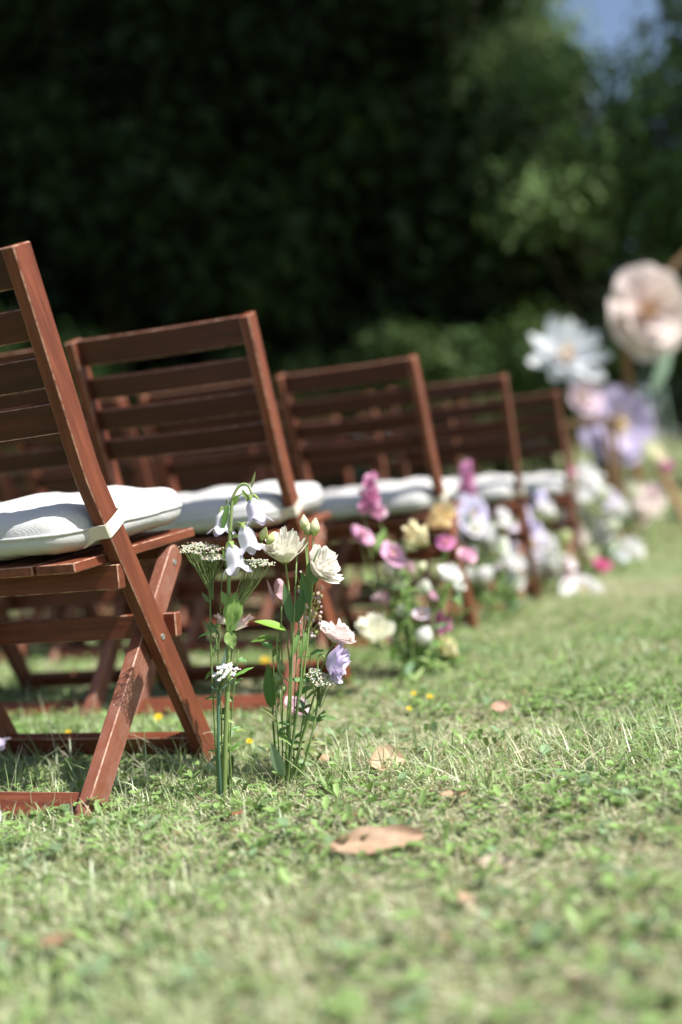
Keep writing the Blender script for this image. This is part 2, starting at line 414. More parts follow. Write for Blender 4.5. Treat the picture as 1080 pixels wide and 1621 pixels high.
def chair():
    root = empty('folding_chair')
    def part(name, mb, mats, sm=False): return mb.build(name, mats, root, sm)
    pd = Vector((0, VT, HT-WK)).normalized()                         # up along the back
    pl = Vector((0, -VF, WK)).normalized()                           # up along the lower post
    nb = Vector((0, -pd.z, pd.y))                                    # straight out behind the back
    for uc in (-.011, -W_+.011):
        mb = MB(); mb.bar([(uc, VF+.006, -.010), (uc, .018, WK-.03), (uc, .004, WK-.004), (uc, -.006, WK+.02), (uc, VT, HT)], (1, 0, 0), .022, .045)
        part('post', mb, [wood_z, worn])
    for uc, s in ((-.036, 1), (-W_+.036, -1)):
        a, b = Vector((VR-.008, -.010)), Vector((VP, WP)); t = (b-a).normalized(); q = Vector((-t.y, t.x)); hw = .0225
        poly = [a-q*hw, a+q*hw] + [b+q*(hw*math.cos(x))+t*(hw*math.sin(x)) for x in [math.pi*k/8 for k in range(9)]]
        mb = MB(); slab(mb, poly, uc-.011, uc+.011); lg = part('leg', mb, [wood_leg, worn])
    for dist, hgt in ((.031, .060), (.115, .048), (.189, .048), (.261, .048)):
        cpt = Vector((0, VT, HT)) - pd*dist; P = []
        for k in range(7):
            s = k/6; u = -.018 + (-W_+.036)*s
            P.append(Vector((u, cpt.y, cpt.z)) + nb*(.010*(1-(2*s-1)**2) - .004))
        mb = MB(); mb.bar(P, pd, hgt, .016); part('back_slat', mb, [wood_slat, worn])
    for k in range(5):
        u = -.026-.036-.0786*k
        mb = MB(); mb.bar([(u, -.032, .388), (u, .351, .424)], (1, 0, 0), .072, .016); part('seat_slat', mb, [wood_y, worn])
    mb = MB(); mb.bar([(-.003, .060, .366), (-W_+.003, .060, .366)], (0, 0, 1), .040, .02); part('seat_rail', mb, [wood_x, worn])
    mb = MB(); mb.bar([(-.052, .312, .394), (-W_+.052, .312, .394)], (0, 0, 1), .030, .02); part('seat_rail', mb, [wood_x, worn])
    mb = MB(); mb.bar([(-.002, .222, .268), (-W_+.002, .222, .268)], (0, 0, 1), .042, .02); part('stretcher', mb, [wood_x, worn])
    ld = Vector((0, VP-VR, WP)).normalized()
    mb = MB(); mb.bar([(-.044, VR+.018, .021), (-W_+.044, VR+.018, .021)], ld, .040, .018); part('stretcher', mb, [wood_x, worn])
    mb = MB(); mb.bar([(-.020, VF*(1-.046/WK), .046), (-W_+.020, VF*(1-.046/WK), .046)], pl, .042, .018); part('stretcher', mb, [wood_x, worn])
    for s in (0, 1):
        for (u, v, z) in ((0, .162, .254), (-.025, .266, .374)):
            mb = MB(); d = 1 if s == 0 else -1; u0 = u if s == 0 else -W_-u
            mb.tube([(u0-d*.001, v, z), (u0+d*.0012, v, z), (u0+d*.0020, v, z), (u0+d*.0010, v, z), (u0+d*.0010, v, z)], [.0058, .0056, .0044, .0024, .001], n=10); part('bolt', mb, steel)
    return root
def copy_tree(o, parent=None):
    c = o.copy(); COL.objects.link(c); c.parent = parent
    for ch in list(o.children): copy_tree(ch, c)
    return c

def cushion():
    root = empty('seat_cushion')
    cu, cv, hu, hv, T = -W_/2, .158, .200, .198, .052
    def outline(a):                                                   # rounded square
        c, s = math.cos(a), math.sin(a); k = (abs(c)**7+abs(s)**7)**(-1/7); return c*k, s*k
    def zbase(v): return .397 + .094*(v+.032)
    rs = random.Random(4); ph = [rs.uniform(0, 6.28) for _ in range(12)]
    def pt(rr, a, side):
        x, y = outline(a); prof = max(0, 1-rr**7)**.34*(1-.18*rr**2)
        X, Y = x*rr, y*rr
        puff = prof*T*(1 if side > 0 else .80)
        for bx, by in ((.42, .42), (-.42, .42), (.42, -.42), (-.42, -.42)):        # stitched tufts
            d2 = ((X-bx)**2+(Y-by)**2); puff *= 1-.50*math.exp(-d2/.022)
        puff *= 1 + .07*math.sin(3*X*3+ph[0])*math.sin(3*Y*2+ph[1]) + .05*math.sin(9*X+ph[2]+4*Y)
        edge = 1 + .020*math.sin(5*a+ph[3])*rr**6 + .012*math.sin(11*a+ph[4])*rr**6 + .006*math.sin(23*a+ph[5])*rr**8
        wr = .0022*rr**5*math.sin(37*a+ph[6]+6*rr)*(1-rr**12)
        u, v = cu+hu*X*edge, cv+hv*Y*edge
        return (u, v, zbase(v)+.044+side*puff+wr)
    mb = MB(); NR, NA = 24, 96
    for side in (1, -1):
        mb.grid(lambda i, j: (pt(math.sin(i*math.pi/2), j*2*math.pi, side), (1, 1, 1)), NR, NA, wrap=True)
    mb.build('pillow', canvas, root, True)
    mb = MB(); P = [Vector(pt(1, k/96*2*math.pi, 1)) for k in range(97)]; mb.tube(P, .0032, n=6, cap=False); mb.build('piping', canvas, root, True)
    for s in (0, 1):                                                  # webbing loop round each post
        pl = Vector((0, -VF, WK)).normalized(); q = Vector((0, pl.z, -pl.y)); w0 = .452; v0 = VF*(1-w0/WK)
        mb = MB(); uo = .0035; hd = .0265; loop = []
        du = -.0255
        for (u, d) in [(du-.02, -hd-.010), (du+.004, -hd-.003), (-.012, -hd-.001), (uo-.002, -hd), (uo, -hd+.003), (uo+.001, 0), (uo, hd-.003), (uo-.002, hd), (-.012, hd), (du, hd-.002), (du-.03, hd-.006)]:
            u2 = u if s == 0 else -W_-u
            loop.append(Vector((u2, v0, w0)) + q*d)
        ids = []
        for k, p in enumerate(loop):
            tw = .012; off = -.010 if k == 0 else 0
            a, b = p+pl*(tw+off), p-pl*(tw-off); ids.append((mb.vert(a), mb.vert(b)))
        for k in range(len(ids)-1): mb.face((ids[k][0], ids[k][1], ids[k+1][1], ids[k+1][0]))
        o = mb.build('strap', strap_mat, root, False)
        md = o.modifiers.new('thick', 'SOLIDIFY'); md.thickness = .0016
    return root

ROWS = [(-.9156, 1.4721, -.035, 1), (-.9072, 2.2540, .020, 3), (-.8076, 3.2159, -.0346, 4), (-.7101, 4.0646, .0484, 5), (-.6448, 4.9651, .0011, 6)]
ROWN = ['nearest', 'second', 'third', 'fourth', 'farthest']; POSN = ['', 'second', 'third', 'fourth', 'fifth', 'sixth']
chair0, cush0 = chair(), cushion(); first = True
rr = random.Random(12)
for r, (cx, cy, ca, n) in enumerate(ROWS):
    for j in range(n):
        if first: ch, cu = chair0, cush0; first = False
        else: ch, cu = copy_tree(chair0), copy_tree(cush0)
        a = ca + (rr.uniform(-.05, .05) if j else 0)
        x = cx - .505*j*math.cos(ca) + (rr.uniform(-.015, .015) if j else 0); y = cy - .505*j*math.sin(ca) + (rr.uniform(-.05, .05) if j else 0)
        for o in (ch, cu):
            o.location = (x, y, float(gz(x-.2, y+.1))); o.rotation_euler = (0, 0, a)
        where = 'at the aisle end of the %s row' % ROWN[r] if j == 0 else '%s from the aisle in the %s row' % (POSN[j], ROWN[r])
        tag(ch, 'red brown slatted wooden folding chair, %s' % where, 'chair', 'wooden folding chairs in rows along the aisle')
        tag(cu, 'white canvas seat cushion on the chair %s' % where, 'cushion', 'white cushions on the folding chairs')

# ------------------------------------------------------------------ flowers
def frame(o, z, roll=0.):
    """matrix with its Z axis along z at the point o"""
    z = Vector(z).normalized(); x = z.orthogonal().normalized()
    x = Matrix.Rotation(roll, 3, z) @ x; y = z.cross(x)
    M = Matrix((x, y, z)).transposed().to_4x4(); M.translation = Vector(o); return M
def lerp3(a, b, t): return tuple(a[k]+(b[k]-a[k])*t for k in range(3))
TOCAM = -fwd; RT, UP = rgt, upv
def ruffle(mb, M, R, H, col, eye, seed, layers=3, npet=6, nu=7, nv=9, frill=.10, flare=1.0, edge=None, sub=None):
    """double ruffled bloom (lisianthus, carnation, ranunculus): layers of overlapping wavy petals"""
    rs = random.Random(seed)
    for l in range(layers):
        k = l/max(1, layers-1); Rl = R*(1-.50*k); Hl = H*(.62+.38*k); op = (1-.55*k)*flare
        for p in range(npet - (l > 1)):
            f0 = 2*math.pi*(p+.5*(l % 2)+rs.uniform(-.12, .12))/npet; D = math.pi/npet*rs.uniform(1.5, 1.95)
            ph = rs.uniform(0, 6.28); ph2 = rs.uniform(0, 6.28); hh = Hl*rs.uniform(.85, 1.12); rl = Rl*rs.uniform(.88, 1.1); fr = frill*R*rs.uniform(.7, 1.4)
            tint = rs.uniform(.94, 1.05)
            def fn(i, j):
                s = i; t = 2*j-1; s2 = s*(1-.10*t**4)
                r = rl*(.10 + .62*s2**.75 + .28*op*s2**3); z = hh*(s2**(.8+.9*op)) - .10*H*op*max(0, s2-.7)
                wv = fr*s**2.5*(math.sin(3.4*t+ph) + .42*math.sin(8.5*t+ph2) + .13*math.sin(19*t+ph))
                a = f0 + D*t*(.35+.65*s**.6) + .25*wv/max(rl, 1e-4)
                r += wv*.55; z += wv*.8*(1-.3*op)
                c = lerp3(eye, col, min(1, s*1.5)**.8)
                if edge: c = lerp3(c, edge, max(0, s-.7)/.3)
                return M @ Vector((r*math.cos(a), r*math.sin(a), z)), tuple(x*tint for x in c)
            if sub is None: mb.grid(fn, nu, nv)
            else:
                m2 = MB(); m2.grid(fn, nu, nv); sub.append(m2)
def calyx(mb, M, R, col=(.16, .26, .06), n=5, back=.0):
    for k in range(n):
        a0 = 2*math.pi*k/n
        def fn(i, j):
            t = 2*j-1; r = R*(.25+.5*i); z = R*(-.1+.75*i**1.3) - back; w_ = R*.22*(1-i**1.5)+.0002
            return M @ Vector((r*math.cos(a0)-t*w_*math.sin(a0), r*math.sin(a0)+t*w_*math.cos(a0), z)), col
        mb.grid(fn, 4, 2)
def bell(mb, M, R, L, col, tip, seed=0, nu=12, nv=40):
    """hanging bell: Z of M points to the mouth; five flared lobes"""
    rs = random.Random(seed); ph = rs.uniform(0, 6.28)
    def fn(i, j):
        a = j*2*math.pi; s = i; lobe = .5+.5*math.cos(5*a)
        prof = .20+.52*min(1, s/.35)**.6 + .06*math.sin(s*2.6)
        fl = max(0, s-.72)/.28
        r = R*(prof + fl**1.7*(.30+.45*lobe)) * (1+.05*math.cos(5*a+math.pi)*(s > .1) + .035*math.sin(3*a+ph))
        z = L*(s*(.84) + fl**1.2*.16*lobe - fl**3*.06) - (1-lobe)*fl*L*.07
        return M @ Vector((r*math.cos(a), r*math.sin(a), z)), lerp3(col, tip, fl**1.5 if lobe > .55 else fl*.2)
    mb.grid(fn, nu, nv, wrap=True)
def bud(mb, M, R, L, col, base, seed=0, n=10):
    rs = random.Random(seed); tw = rs.uniform(1, 2)
    def fn(i, j):
        a = j*2*math.pi; r = R*math.sin(math.pi*min(.97, .06+.9*i)**.85)*(1+.09*math.cos(4*a+tw*4*i)); z = L*i
        return M @ Vector((r*math.cos(a), r*math.sin(a), z)), lerp3(base, col, min(1, i*1.8))
    mb.grid(fn, 7, n, wrap=True)
def leaf(mb, o, d, L, Wd, bend=.4, normal=(0, 0, 1), col=(.12, .22, .05), nu=8, fold=.25, wavy=0., seed=0):
    """pointed leaf from o along d, drooping by bend"""
    d = Vector(d).normalized(); nrm = Vector(normal); nrm = (nrm-d*nrm.dot(d))
    nrm = nrm.normalized() if nrm.length > 1e-3 else d.orthogonal().normalized(); sd = d.cross(nrm); ph = seed*1.7
    def fn(i, j):
        t = 2*j-1; w_ = Wd*.5*(math.sin(math.pi*min(1, .04+.96*i)**.8)**.85)
        c = Vector(o) + d*(L*(i-.12*bend*i*i)) - nrm*(L*bend*.5*i*i)
        wv = wavy*Wd*math.sin(14*i+ph+3*t)*abs(t)
        k = 1-.18*(abs(t) < .2)
        return c + sd*(w_*t) + nrm*(fold*w_*abs(t)+wv), tuple(x*(1.12 if abs(t) < .15 else 1) for x in col)
    mb.grid(fn, nu, 4)
def umbel(mb, node, M, R, col, seed, n=110, stems=None, dome=.25, fs=.0017, ray=(.20, .27, .10)):
    """flat head of tiny florets on rays that leave the stem at node"""
    rs = random.Random(seed); cl = []
    for k in range(max(5, n//14)):
        a = k*2.39996; r = R*math.sqrt((k+.5)/max(5, n//14)); cl.append((r*math.cos(a)*rs.uniform(.85, 1.1), r*math.sin(a)*rs.uniform(.85, 1.1)))
    for (x, y) in cl:
        z = dome*R*(1-(x*x+y*y)/(R*R)) + rs.uniform(-.05, .05)*R
        p = M @ Vector((x, y, z)); base_n = Vector(node); node2 = base_n.lerp(M.translation, rs.uniform(-.35, .35)); mid = node2.lerp(p, .6) + Vector((rs.uniform(-1, 1), rs.uniform(-1, 1), 0))*R*.04 - (M.to_3x3() @ Vector((0, 0, 1)))*R*.10
        if stems is not None: stems.tube(smooth_path([node2, mid, p], 3), [.0007]*7, ray, n=4, cap=False)
        for q in range(11):
            c = M @ (Vector((x, y, z)) + Vector((rs.gauss(0, 1), rs.gauss(0, 1), rs.uniform(-.35, .8)))*R*.12); s = fs*rs.uniform(.7, 1.3); cc = tuple(v*rs.uniform(.8, 1.1) for v in col)
            if rs.random() < .15: cc = (.45, .42, .25)
            v = [mb.vert(c+Vector(d)*s, cc) for d in ((1, 0, 0), (0, 1, 0), (-1, 0, 0), (0, -1, 0), (0, 0, .8), (0, 0, -.8))]
            for a_, b_ in ((0, 1), (1, 2), (2, 3), (3, 0)): mb.face((v[a_], v[b_], v[4])); mb.face((v[b_], v[a_], v[5]))
G1, G2, G3, GB = (.23, .35, .11), (.15, .26, .07), (.31, .42, .16), (.13, .24, .15)
CREAM, WHITE, PINK, LILAC, PEACH, MAG, MAUVE, BLUSH = (.86, .82, .66), (.86, .86, .86), (.80, .50, .60), (.60, .55, .80), (.86, .60, .36), (.62, .18, .42), (.56, .40, .50), (.85, .70, .70)

class Stem:
    """one cut flower standing in the lawn: an Empty at its foot and its parts"""
    def __init__(s, name, label, cat, foot, group):
        s.root = empty(name, foot); s.o = Vector(foot); s.bits = []
        tag(s.root, label, cat, group)
    def part(s, name, mb, mat, parent=None, smooth=True):
        mb.v = [(p[0]-s.o.x, p[1]-s.o.y, p[2]-s.o.z) for p in mb.v]
        return mb.build(name, mat, parent or s.root, smooth)
    def stem(s, P, r0=.0022, r1=.0014, col=G1, col2=None, name='stem', n=6):
        P = smooth_path(P, 5); N = len(P); mb = MB()
        mb.tube(P, [r0+(r1-r0)*i/(N-1) for i in range(N)], col, n=n, c2=col2); return s.part(name, mb, plant_mat)
    def leaf(s, *a, **k):
        mb = MB(); leaf(mb, *a, **k); return s.part('leaf', mb, plant_mat)
GA, GB2 = 'cut flowers standing in the grass beside the nearest chair', 'cut flowers standing in the grass beside the nearest chair'
DA = 1.70
def A(px, py, dd=0.): return at(px, py, DA+dd)

# --- bellflower
f, _ = on_ground(353, 1268)
S = Stem('bellflower', 'tall bellflower with nodding white and pale lilac bells on a thick green stem', 'flower', f, GA)
S.stem([f-Vector((0, 0, .01)), A(357, 1180), A(361, 1080), A(362, 980), A(363, 890), A(366, 815), A(370, 785), A(381, 768), A(392, 768), A(399, 782)], .0042, .0016, (.24, .33, .11), (.30, .40, .16), n=9)
bells = [((400, 788), (411, 838), .0, LILAC, 1, (366, 800)), ((386, 832), (401, 884), -.012, WHITE, 2, (364, 850)), ((366, 862), (378, 918), -.022, WHITE, 3, (363, 885)), ((357, 806), (351, 856), .016, (.80, .84, .80), 4, (365, 800))]
for (a, b, dd, c, sd_, j) in bells:
    p0, p1 = A(a[0], a[1], dd), A(b[0], b[1], dd-.006); dirv = (p1-p0); L = dirv.length*.92
    c0 = lerp3((.84, .85, .84), LILAC, .60 if c is LILAC else .30)
    mb = MB(); bell(mb, frame(p0, dirv, sd_), .0172, L, c0, LILAC, sd_); bl = S.part('bell', mb, petal_mat)
    mb = MB(); calyx(mb, frame(p0-dirv*.06, dirv, sd_+.6), .0165, (.30, .40, .12)); S.part('sepals', mb, plant_mat, bl)
    pj = A(j[0], j[1]); top = pj.lerp(p0, .55)+Vector((0, 0, .012)); mb = MB(); mb.tube(smooth_path([pj, top, p0], 5), .0011, (.27, .37, .13)); S.part('stalk', mb, plant_mat)
for (o, t, Wd, c, b) in [((366, 800), (379, 783), .010, (.22, .34, .08), .1), ((361, 800), (350, 845), .010, (.10, .20, .05), .2), ((398, 772), (405, 746), .0045, (.42, .47, .25), -.3), ((383, 775), (400, 803), .006, (.2, .3, .08), .4),
                         ((362, 850), (385, 846), .005, (.26, .36, .1), .2), ((362, 905), (352, 865), .008, (.13, .23, .05), .2)]:
    a, b2 = A(*o), A(*t, -.005); S.leaf(a, b2-a, (b2-a).length, Wd, b, TOCAM, c)
for (px, py, tx, ty) in [(414, 855, 420, 838), (424, 862, 432, 845)]:
    a, b = A(px, py, .01), A(tx, ty, .01); mb = MB(); bud(mb, frame(a, b-a), .0065, .022, (.62, .66, .30), (.30, .42, .10), px); S.part('bud', mb, plant_mat)
mb = MB(); mb.tube(smooth_path([A(364, 880), A(392, 872, .01), A(416, 858, .01)]), .0011, G3); S.part('stalk', mb, plant_mat)
for (o, t, Wd, c, b, wv) in [((362, 990), (374, 936), .026, (.21, .34, .09), .25, .10), ((362, 1000), (370, 1028), .020, (.26, .38, .12), .3, .08), ((362, 960), (350, 935), .012, G1, .3, .05), ((362, 1000), (385, 955), .018, (.19, .31, .08), .4, .08)]:
    a, b2 = A(*o, -.006), A(*t, -.014); S.leaf(a, b2-a, (b2-a).length, Wd, b, TOCAM, c, wavy=wv, seed=o[1])

# --- yarrow with the wide flat head
f, _ = on_ground(346, 1264)
S = Stem('yarrow', 'white yarrow with a wide flat head left of the bellflower bells', 'flower', f, GA)
nd = A(333, 930); S.stem([f-Vector((0, 0, .01)), A(340, 1150), A(334, 1020), nd], .0017, .0013, (.20, .28, .09))
for (px, py, R, tl) in [(318, 872, .033, .1), (338, 885, .020, .3)]:
    fl, st = MB(), MB(); umbel(fl, nd, frame(A(px, py, .004), Vector((.12, -.1, 1)), px), R, (.80, .80, .68), px, 420, st, .25, .0016)
    u = S.part('floret_cluster', fl, petal_mat, None, False); S.part('rays', st, plant_mat, u)
for k, (px, py, tx, ty) in enumerate([(335, 1000, 322, 985), (336, 1040, 345, 1010), (337, 1060, 325, 1075), (334, 985, 345, 1005), (334, 955, 320, 940)]):
    a, b = A(px, py), A(tx, ty); S.leaf(a, b-a, (b-a).length*1.3, .006, .8, TOCAM, (.13, .20, .07), wavy=.3, seed=k)
# --- second yarrow, half hidden by the bells
f, _ = on_ground(357, 1262)
S = Stem('yarrow', 'smaller white yarrow half hidden behind the lowest bells', 'flower', f+Vector((0, .012, 0)), GA)
nd = A(368, 975, .03); S.stem([f+Vector((0, .012, -.01)), A(356, 1150, .02), A(362, 1050, .03), nd], .0015, .0011, G1)
fl, st = MB(), MB(); umbel(fl, nd, frame(A(408, 893, .03), Vector((.2, -.1, 1))), .024, (.78, .79, .66), 9, 300, st, .2, .0016)
u = S.part('floret_cluster', fl, petal_mat, None, False); S.part('rays', st, plant_mat, u)
# --- blue green stem with small white florets
f, _ = on_ground(349, 1268)
S = Stem('white_stonecrop', 'blue green stem with a small knobbly white flower cluster low beside the chair post', 'flower', f, GA)
nd = A(347, 1092, -.01); S.stem([f-Vector((0, 0, .01)), A(346, 1180, -.01), nd, A(352, 1072, -.012)], .0030, .0020, (.10, .20, .13))
fl, st = MB(), MB(); umbel(fl, nd, frame(A(357, 1066, -.02), Vector((.1, -.5, .8))), .017, WHITE, 21, 200, st, .6, .0026)
u = S.part('floret_cluster', fl, petal_mat, None, False); S.part('rays', st, plant_mat, u)
for (o, t, Wd) in [((347, 1092), (358, 1020), .006), ((347, 1090), (335, 1058), .005), ((347, 1092), (372, 1075), .004), ((346, 1094), (332, 1085), .004)]:
    a, b = A(*o, -.01), A(*t, -.012); S.leaf(a, b-a, (b-a).length, Wd, .2, TOCAM, (.13, .22, .16))
# --- folded pink bloom between the stems
f, _ = on_ground(360, 1262)
S = Stem('pale_pink_bloom', 'half closed pale pink bloom under the ragged leaf beside the bellflower', 'flower', f+Vector((.004, .01, 0)), GA)
S.stem([f+Vector((.004, .01, -.01)), A(362, 1150, .012), A(366, 1040, .01), A(374, 1000, .004)], .0016, .0012, G1)
for (px, py, tx, ty, R, L) in [(371, 998, 402, 972, .0125, .036), (358, 988, 344, 975, .010, .022)]:
    a, b = A(px, py, -.004), A(tx, ty, -.012); mb = MB(); ruffle(mb, frame(a, b-a), R, L, (.84, .72, .70), (.70, .72, .45), px, 2, 4, 6, 7, .10, .1, (.62, .42, .42)); S.part('bloom', mb, petal_mat)

# --- loose greenery through the first bunch
for k, (x0, x1, y1, x2, y2, c, lab) in enumerate([(351, 350, 1120, 342, 1000, (.22, .31, .10), 'thin leafy sprig rising left of the thick bellflower stem'), (356, 366, 1140, 378, 1030, (.17, .27, .08), 'thin leafy sprig bending right of the thick bellflower stem'), (349, 344, 1130, 352, 900, (.20, .30, .09), 'tall thin leafy sprig behind the thick bellflower stem')]):
    f, _ = on_ground(x0, 1262); f = f+Vector((0, .01*k, 0)); S = Stem('leafy_sprig', lab, 'stem', f, GA); rs = random.Random(60+k)
    P = [f-Vector((0, 0, .01)), A(x1, y1, .012*k), A(x2, y2, .012*k)]; S.stem(P, .0014, .0008, c)
    Q = smooth_path(P, 8)
    for q in range(9):
        o_ = Q[rs.randint(3, len(Q)-1)]; dv = RT*rs.choice((-1, 1))*rs.uniform(.4, 1)+UP*rs.uniform(-.3, .9)+TOCAM*rs.uniform(-.6, .6)
        S.leaf(o_, dv, rs.uniform(.014, .034), rs.uniform(.004, .010), rs.uniform(.1, .9), UP+TOCAM, tuple(v*rs.uniform(.7, 1.25) for v in c), wavy=.12, seed=q)
# --- second bunch
DB = 1.78
def B(px, py, dd=0.): return at(px, py, DB+dd)
def lisi(label, foot, path, face, R, H, col, eye, seed, frill=.10, flare=1., layers=3, npet=6, edge=None, dd=0., name='lisianthus', r0=.0021, stemcol=G1):
    f, _ = on_ground(*foot); S = Stem(name, label, 'flower', f, GB2)
    P = [f-Vector((0, 0, .01))]+[B(*p) for p in path]; S.stem(P, r0, .0015, stemcol, G3)
    M = frame(P[-1], face, seed); mb = MB(); ruffle(mb, M, R, H, col, eye, seed, layers, npet, 8, 12, frill, flare, edge); bl = S.part('bloom', mb, petal_mat)
    mb = MB(); calyx(mb, M, R*.42, (.20, .30, .08), 5, R*.06); S.part('sepals', mb, plant_mat, bl)
    return S, M
S, M = lisi('wide cream lisianthus in side view, left of the two cream blooms', (448, 1240), [(456, 1150, 0), (461, 1040, 0), (460, 960, 0), (452, 889, 0)], UP+RT*(-.12)+TOCAM*.30, .038, .046, (.88, .86, .77), (.74, .76, .48), 31, .21, .72, 5, 8)
for (px, py) in [(447, 1090), (441, 1000)]:
    a = B(px, py+60); mb = MB(); mb.tube(smooth_path([B(459, py+80), a, B(px-3, py)]), .0012, G3); S.part('stalk', mb, plant_mat)
S, M = lisi('cream lisianthus tilted to the right with two pale buds above it', (451, 1241), [(465, 1160, -.01), (482, 1060, -.012), (490, 980, -.012), (497, 905, -.012)], RT*.75+UP*.55+TOCAM*.55, .035, .038, (.88, .85, .79), (.74, .72, .46), 32, .21, .85, 5, 8)
for (o, m_, t, R) in [((492, 960), (484, 870), (482, 838), .0075), ((491, 940), (495, 870), (497, 846), .0085), ((491, 945), (487, 880), (488, 846), .006)]:
    mb = MB(); P = smooth_path([B(*o), B(*m_, .02), B(*t, .02)]); mb.tube(P, .0012, G3); S.part('stalk', mb, plant_mat)
    mb = MB(); a = B(*t, .02); d = P[-1]-P[-3]; bud(mb, frame(a, d), R, R*3.3, (.80, .80, .55), (.40, .48, .16), int(R*1e5)); bd = S.part('bud', mb, petal_mat)
    mb = MB(); calyx(mb, frame(a, d), R*1.5, (.34, .44, .14), 6, 0); S.part('sepals', mb, plant_mat, bd)
for (o, t, Wd, c, b) in [((492, 925), (506, 868), .027, (.15, .25, .10), .15), ((487, 955), (478, 905), .018, (.10, .19, .07), .1), ((462, 985), (449, 920), .016, (.10, .19, .08), .1), ((470, 985), (480, 930), .016, (.07, .15, .05), .15)]:
    a, b2 = B(*o, -.012), B(*t, -.02); S.leaf(a, b2-a, (b2-a).length, Wd, b, TOCAM, c)
# leafy stem with bright leaf
f, _ = on_ground(453, 1240)
S = Stem('arching_leaf_sprig', 'slim stem with a bright green leaf arching to the left under the cream blooms', 'stem', f, GB2)
S.stem([f-Vector((0, 0, .01)), B(455, 1140), B(459, 1060), B(452, 995)], .0018, .0013, G1)
a, b = B(452, 997, -.02), B(403, 978, -.03); S.leaf(a, b-a, (b-a).length, .022, .25, UP+TOCAM*.5, (.22, .38, .06))
f, _ = on_ground(447, 1246)
S = Stem('leaf_shoot', 'upright grey green leaf shoot at the foot of the second bunch', 'stem', f, GB2)
S.stem([f-Vector((0, 0, .01)), B(449, 1226, -.02)], .0018, .0013, G1)
a, b = B(450, 1228, -.02), B(427, 1176, -.02); S.leaf(a, b-a, (b-a).length, .021, .15, TOCAM-RT*.4, (.24, .34, .20))
# nodding purple bloom
f, _ = on_ground(446, 1232)
S = Stem('clematis', 'nodding dusky purple bloom with curled petal left of the stems', 'flower', f, GB2)
S.stem([f-Vector((0, 0, .01)), B(447, 1120, .04), B(446, 1010, .05), B(443, 935, .05), B(441, 916, .04)], .0014, .0009, (.20, .22, .10))
mb = MB(); bell(mb, frame(B(441, 916, .04), -UP+RT*.12), .0120, .036, (.66, .44, .50), (.55, .32, .42), 5); bl = S.part('bloom', mb, petal_mat)
a = B(435, 955, .035); S_ = MB(); leaf(S_, a, B(424, 918, .035)-a, .04, .006, -.7, TOCAM, (.62, .40, .46)); S.part('petal', S_, petal_mat)
# wax flower spray
f, _ = on_ground(455, 1236)
S = Stem('waxflower_spray', 'airy spray of tiny pink and white buds behind the green stems', 'flower', f, GB2)
nd = B(480, 1020, .03); S.stem([f-Vector((0, 0, .01)), B(468, 1130, .03), nd, B(492, 950, .03)], .0013, .0008, (.25, .30, .10))
fl, st = MB(), MB(); rs = random.Random(5)
for k in range(64):
    px, py = rs.uniform(466, 510), rs.uniform(905, 1015); p = B(px, py, .03+rs.uniform(-.02, .02)); q = nd.lerp(B(492, 950, .03), rs.random())
    st.tube([q, q.lerp(p, .5)+Vector((0, 0, -.004)), p], .0005, (.34, .36, .12), n=4, cap=False)
    c = rs.choice([(.80, .68, .74), (.74, .55, .66), (.85, .82, .82), (.66, .50, .42), (.45, .5, .2)]); r = rs.uniform(.002, .0042)
    bud(fl, frame(p, (rs.uniform(-.5, .5), rs.uniform(-.5, .5), 1)), r, r*2, c, (.5, .45, .25), k, 6)
u = S.part('bud_cluster', fl, petal_mat); S.part('twigs', st, plant_mat, u)
lisi('pale pink ruffled bloom seen from the side above the lilac bloom', (462, 1236), [(478, 1170, .02), (498, 1100, .02), (512, 1050, .02), (530, 1016, .02)], UP*.95+RT*.35+TOCAM*.15,  .034, .028, (.88, .76, .75), (.74, .66, .54), 41, .17, .8, 4, 7, None, name='carnation')
lisi('lilac ruffled bloom facing right, lowest of the side blooms', (465, 1236), [(490, 1180, .0), (503, 1110, .0), (503, 1050, .0), (508, 1036, .0), (517, 1046, .0)], RT*.9-UP*.12+TOCAM*.25, .035, .034, (.74, .66, .87), (.62, .60, .50), 42, .15, .9, 4, 6)
S, M = lisi('small blush pink bloom low among the stems of the second bunch', (456, 1232), [(456, 1190, .13), (460, 1150, .14), (463, 1130, .14)], UP*.9+TOCAM*.35+RT*.5, .026, .030, (.86, .70, .76), (.8, .68, .66), 43, .14, .6, 4, 6)
f, _ = on_ground(452, 1238)
S = Stem('yarrow', 'white yarrow head leaning right below the lilac bloom', 'flower', f, GB2)
nd = B(507, 1112, -.01); S.stem([f-Vector((0, 0, .01)), B(472, 1190, -.01), B(490, 1140, -.01), nd], .0016, .0012, G1)
fl, st = MB(), MB(); umbel(fl, nd, frame(B(507, 1076, -.01), UP*.9+RT*.35+TOCAM*.3), .026, (.80, .81, .70), 33, 300, st, .35, .0017); u = S.part('floret_cluster', fl, petal_mat, None, False); S.part('rays', st, plant_mat, u)
f, _ = on_ground(440, 1225)
S = Stem('lisianthus', 'stem of closed green buds with a long dark leaf on its left', 'stem', f, GB2)
S.stem([f-Vector((0, 0, .01)), B(432, 1130, .06), B(440, 1060, .06), B(444, 1000, .06), B(446, 960, .06)], .0020, .0013, (.14, .24, .06))
a, b = B(430, 1120, .05), B(424, 1048, .05); S.leaf(a, b-a, (b-a).length, .022, .2, TOCAM, (.10, .20, .04))
for (px, py) in [(440, 1085), (447, 1065), (442, 1105), (450, 1098)]:
    p = B(px, py, .05); mb = MB(); bud(mb, frame(p, UP+RT*random.uniform(-.3, .3)), .007, .022, (.42, .52, .24), (.24, .36, .10), px); S.part('bud', mb, plant_mat)
    mb = MB(); mb.tube([B(436, py+30, .06), p], .001, G1); S.part('stalk', mb, plant_mat)
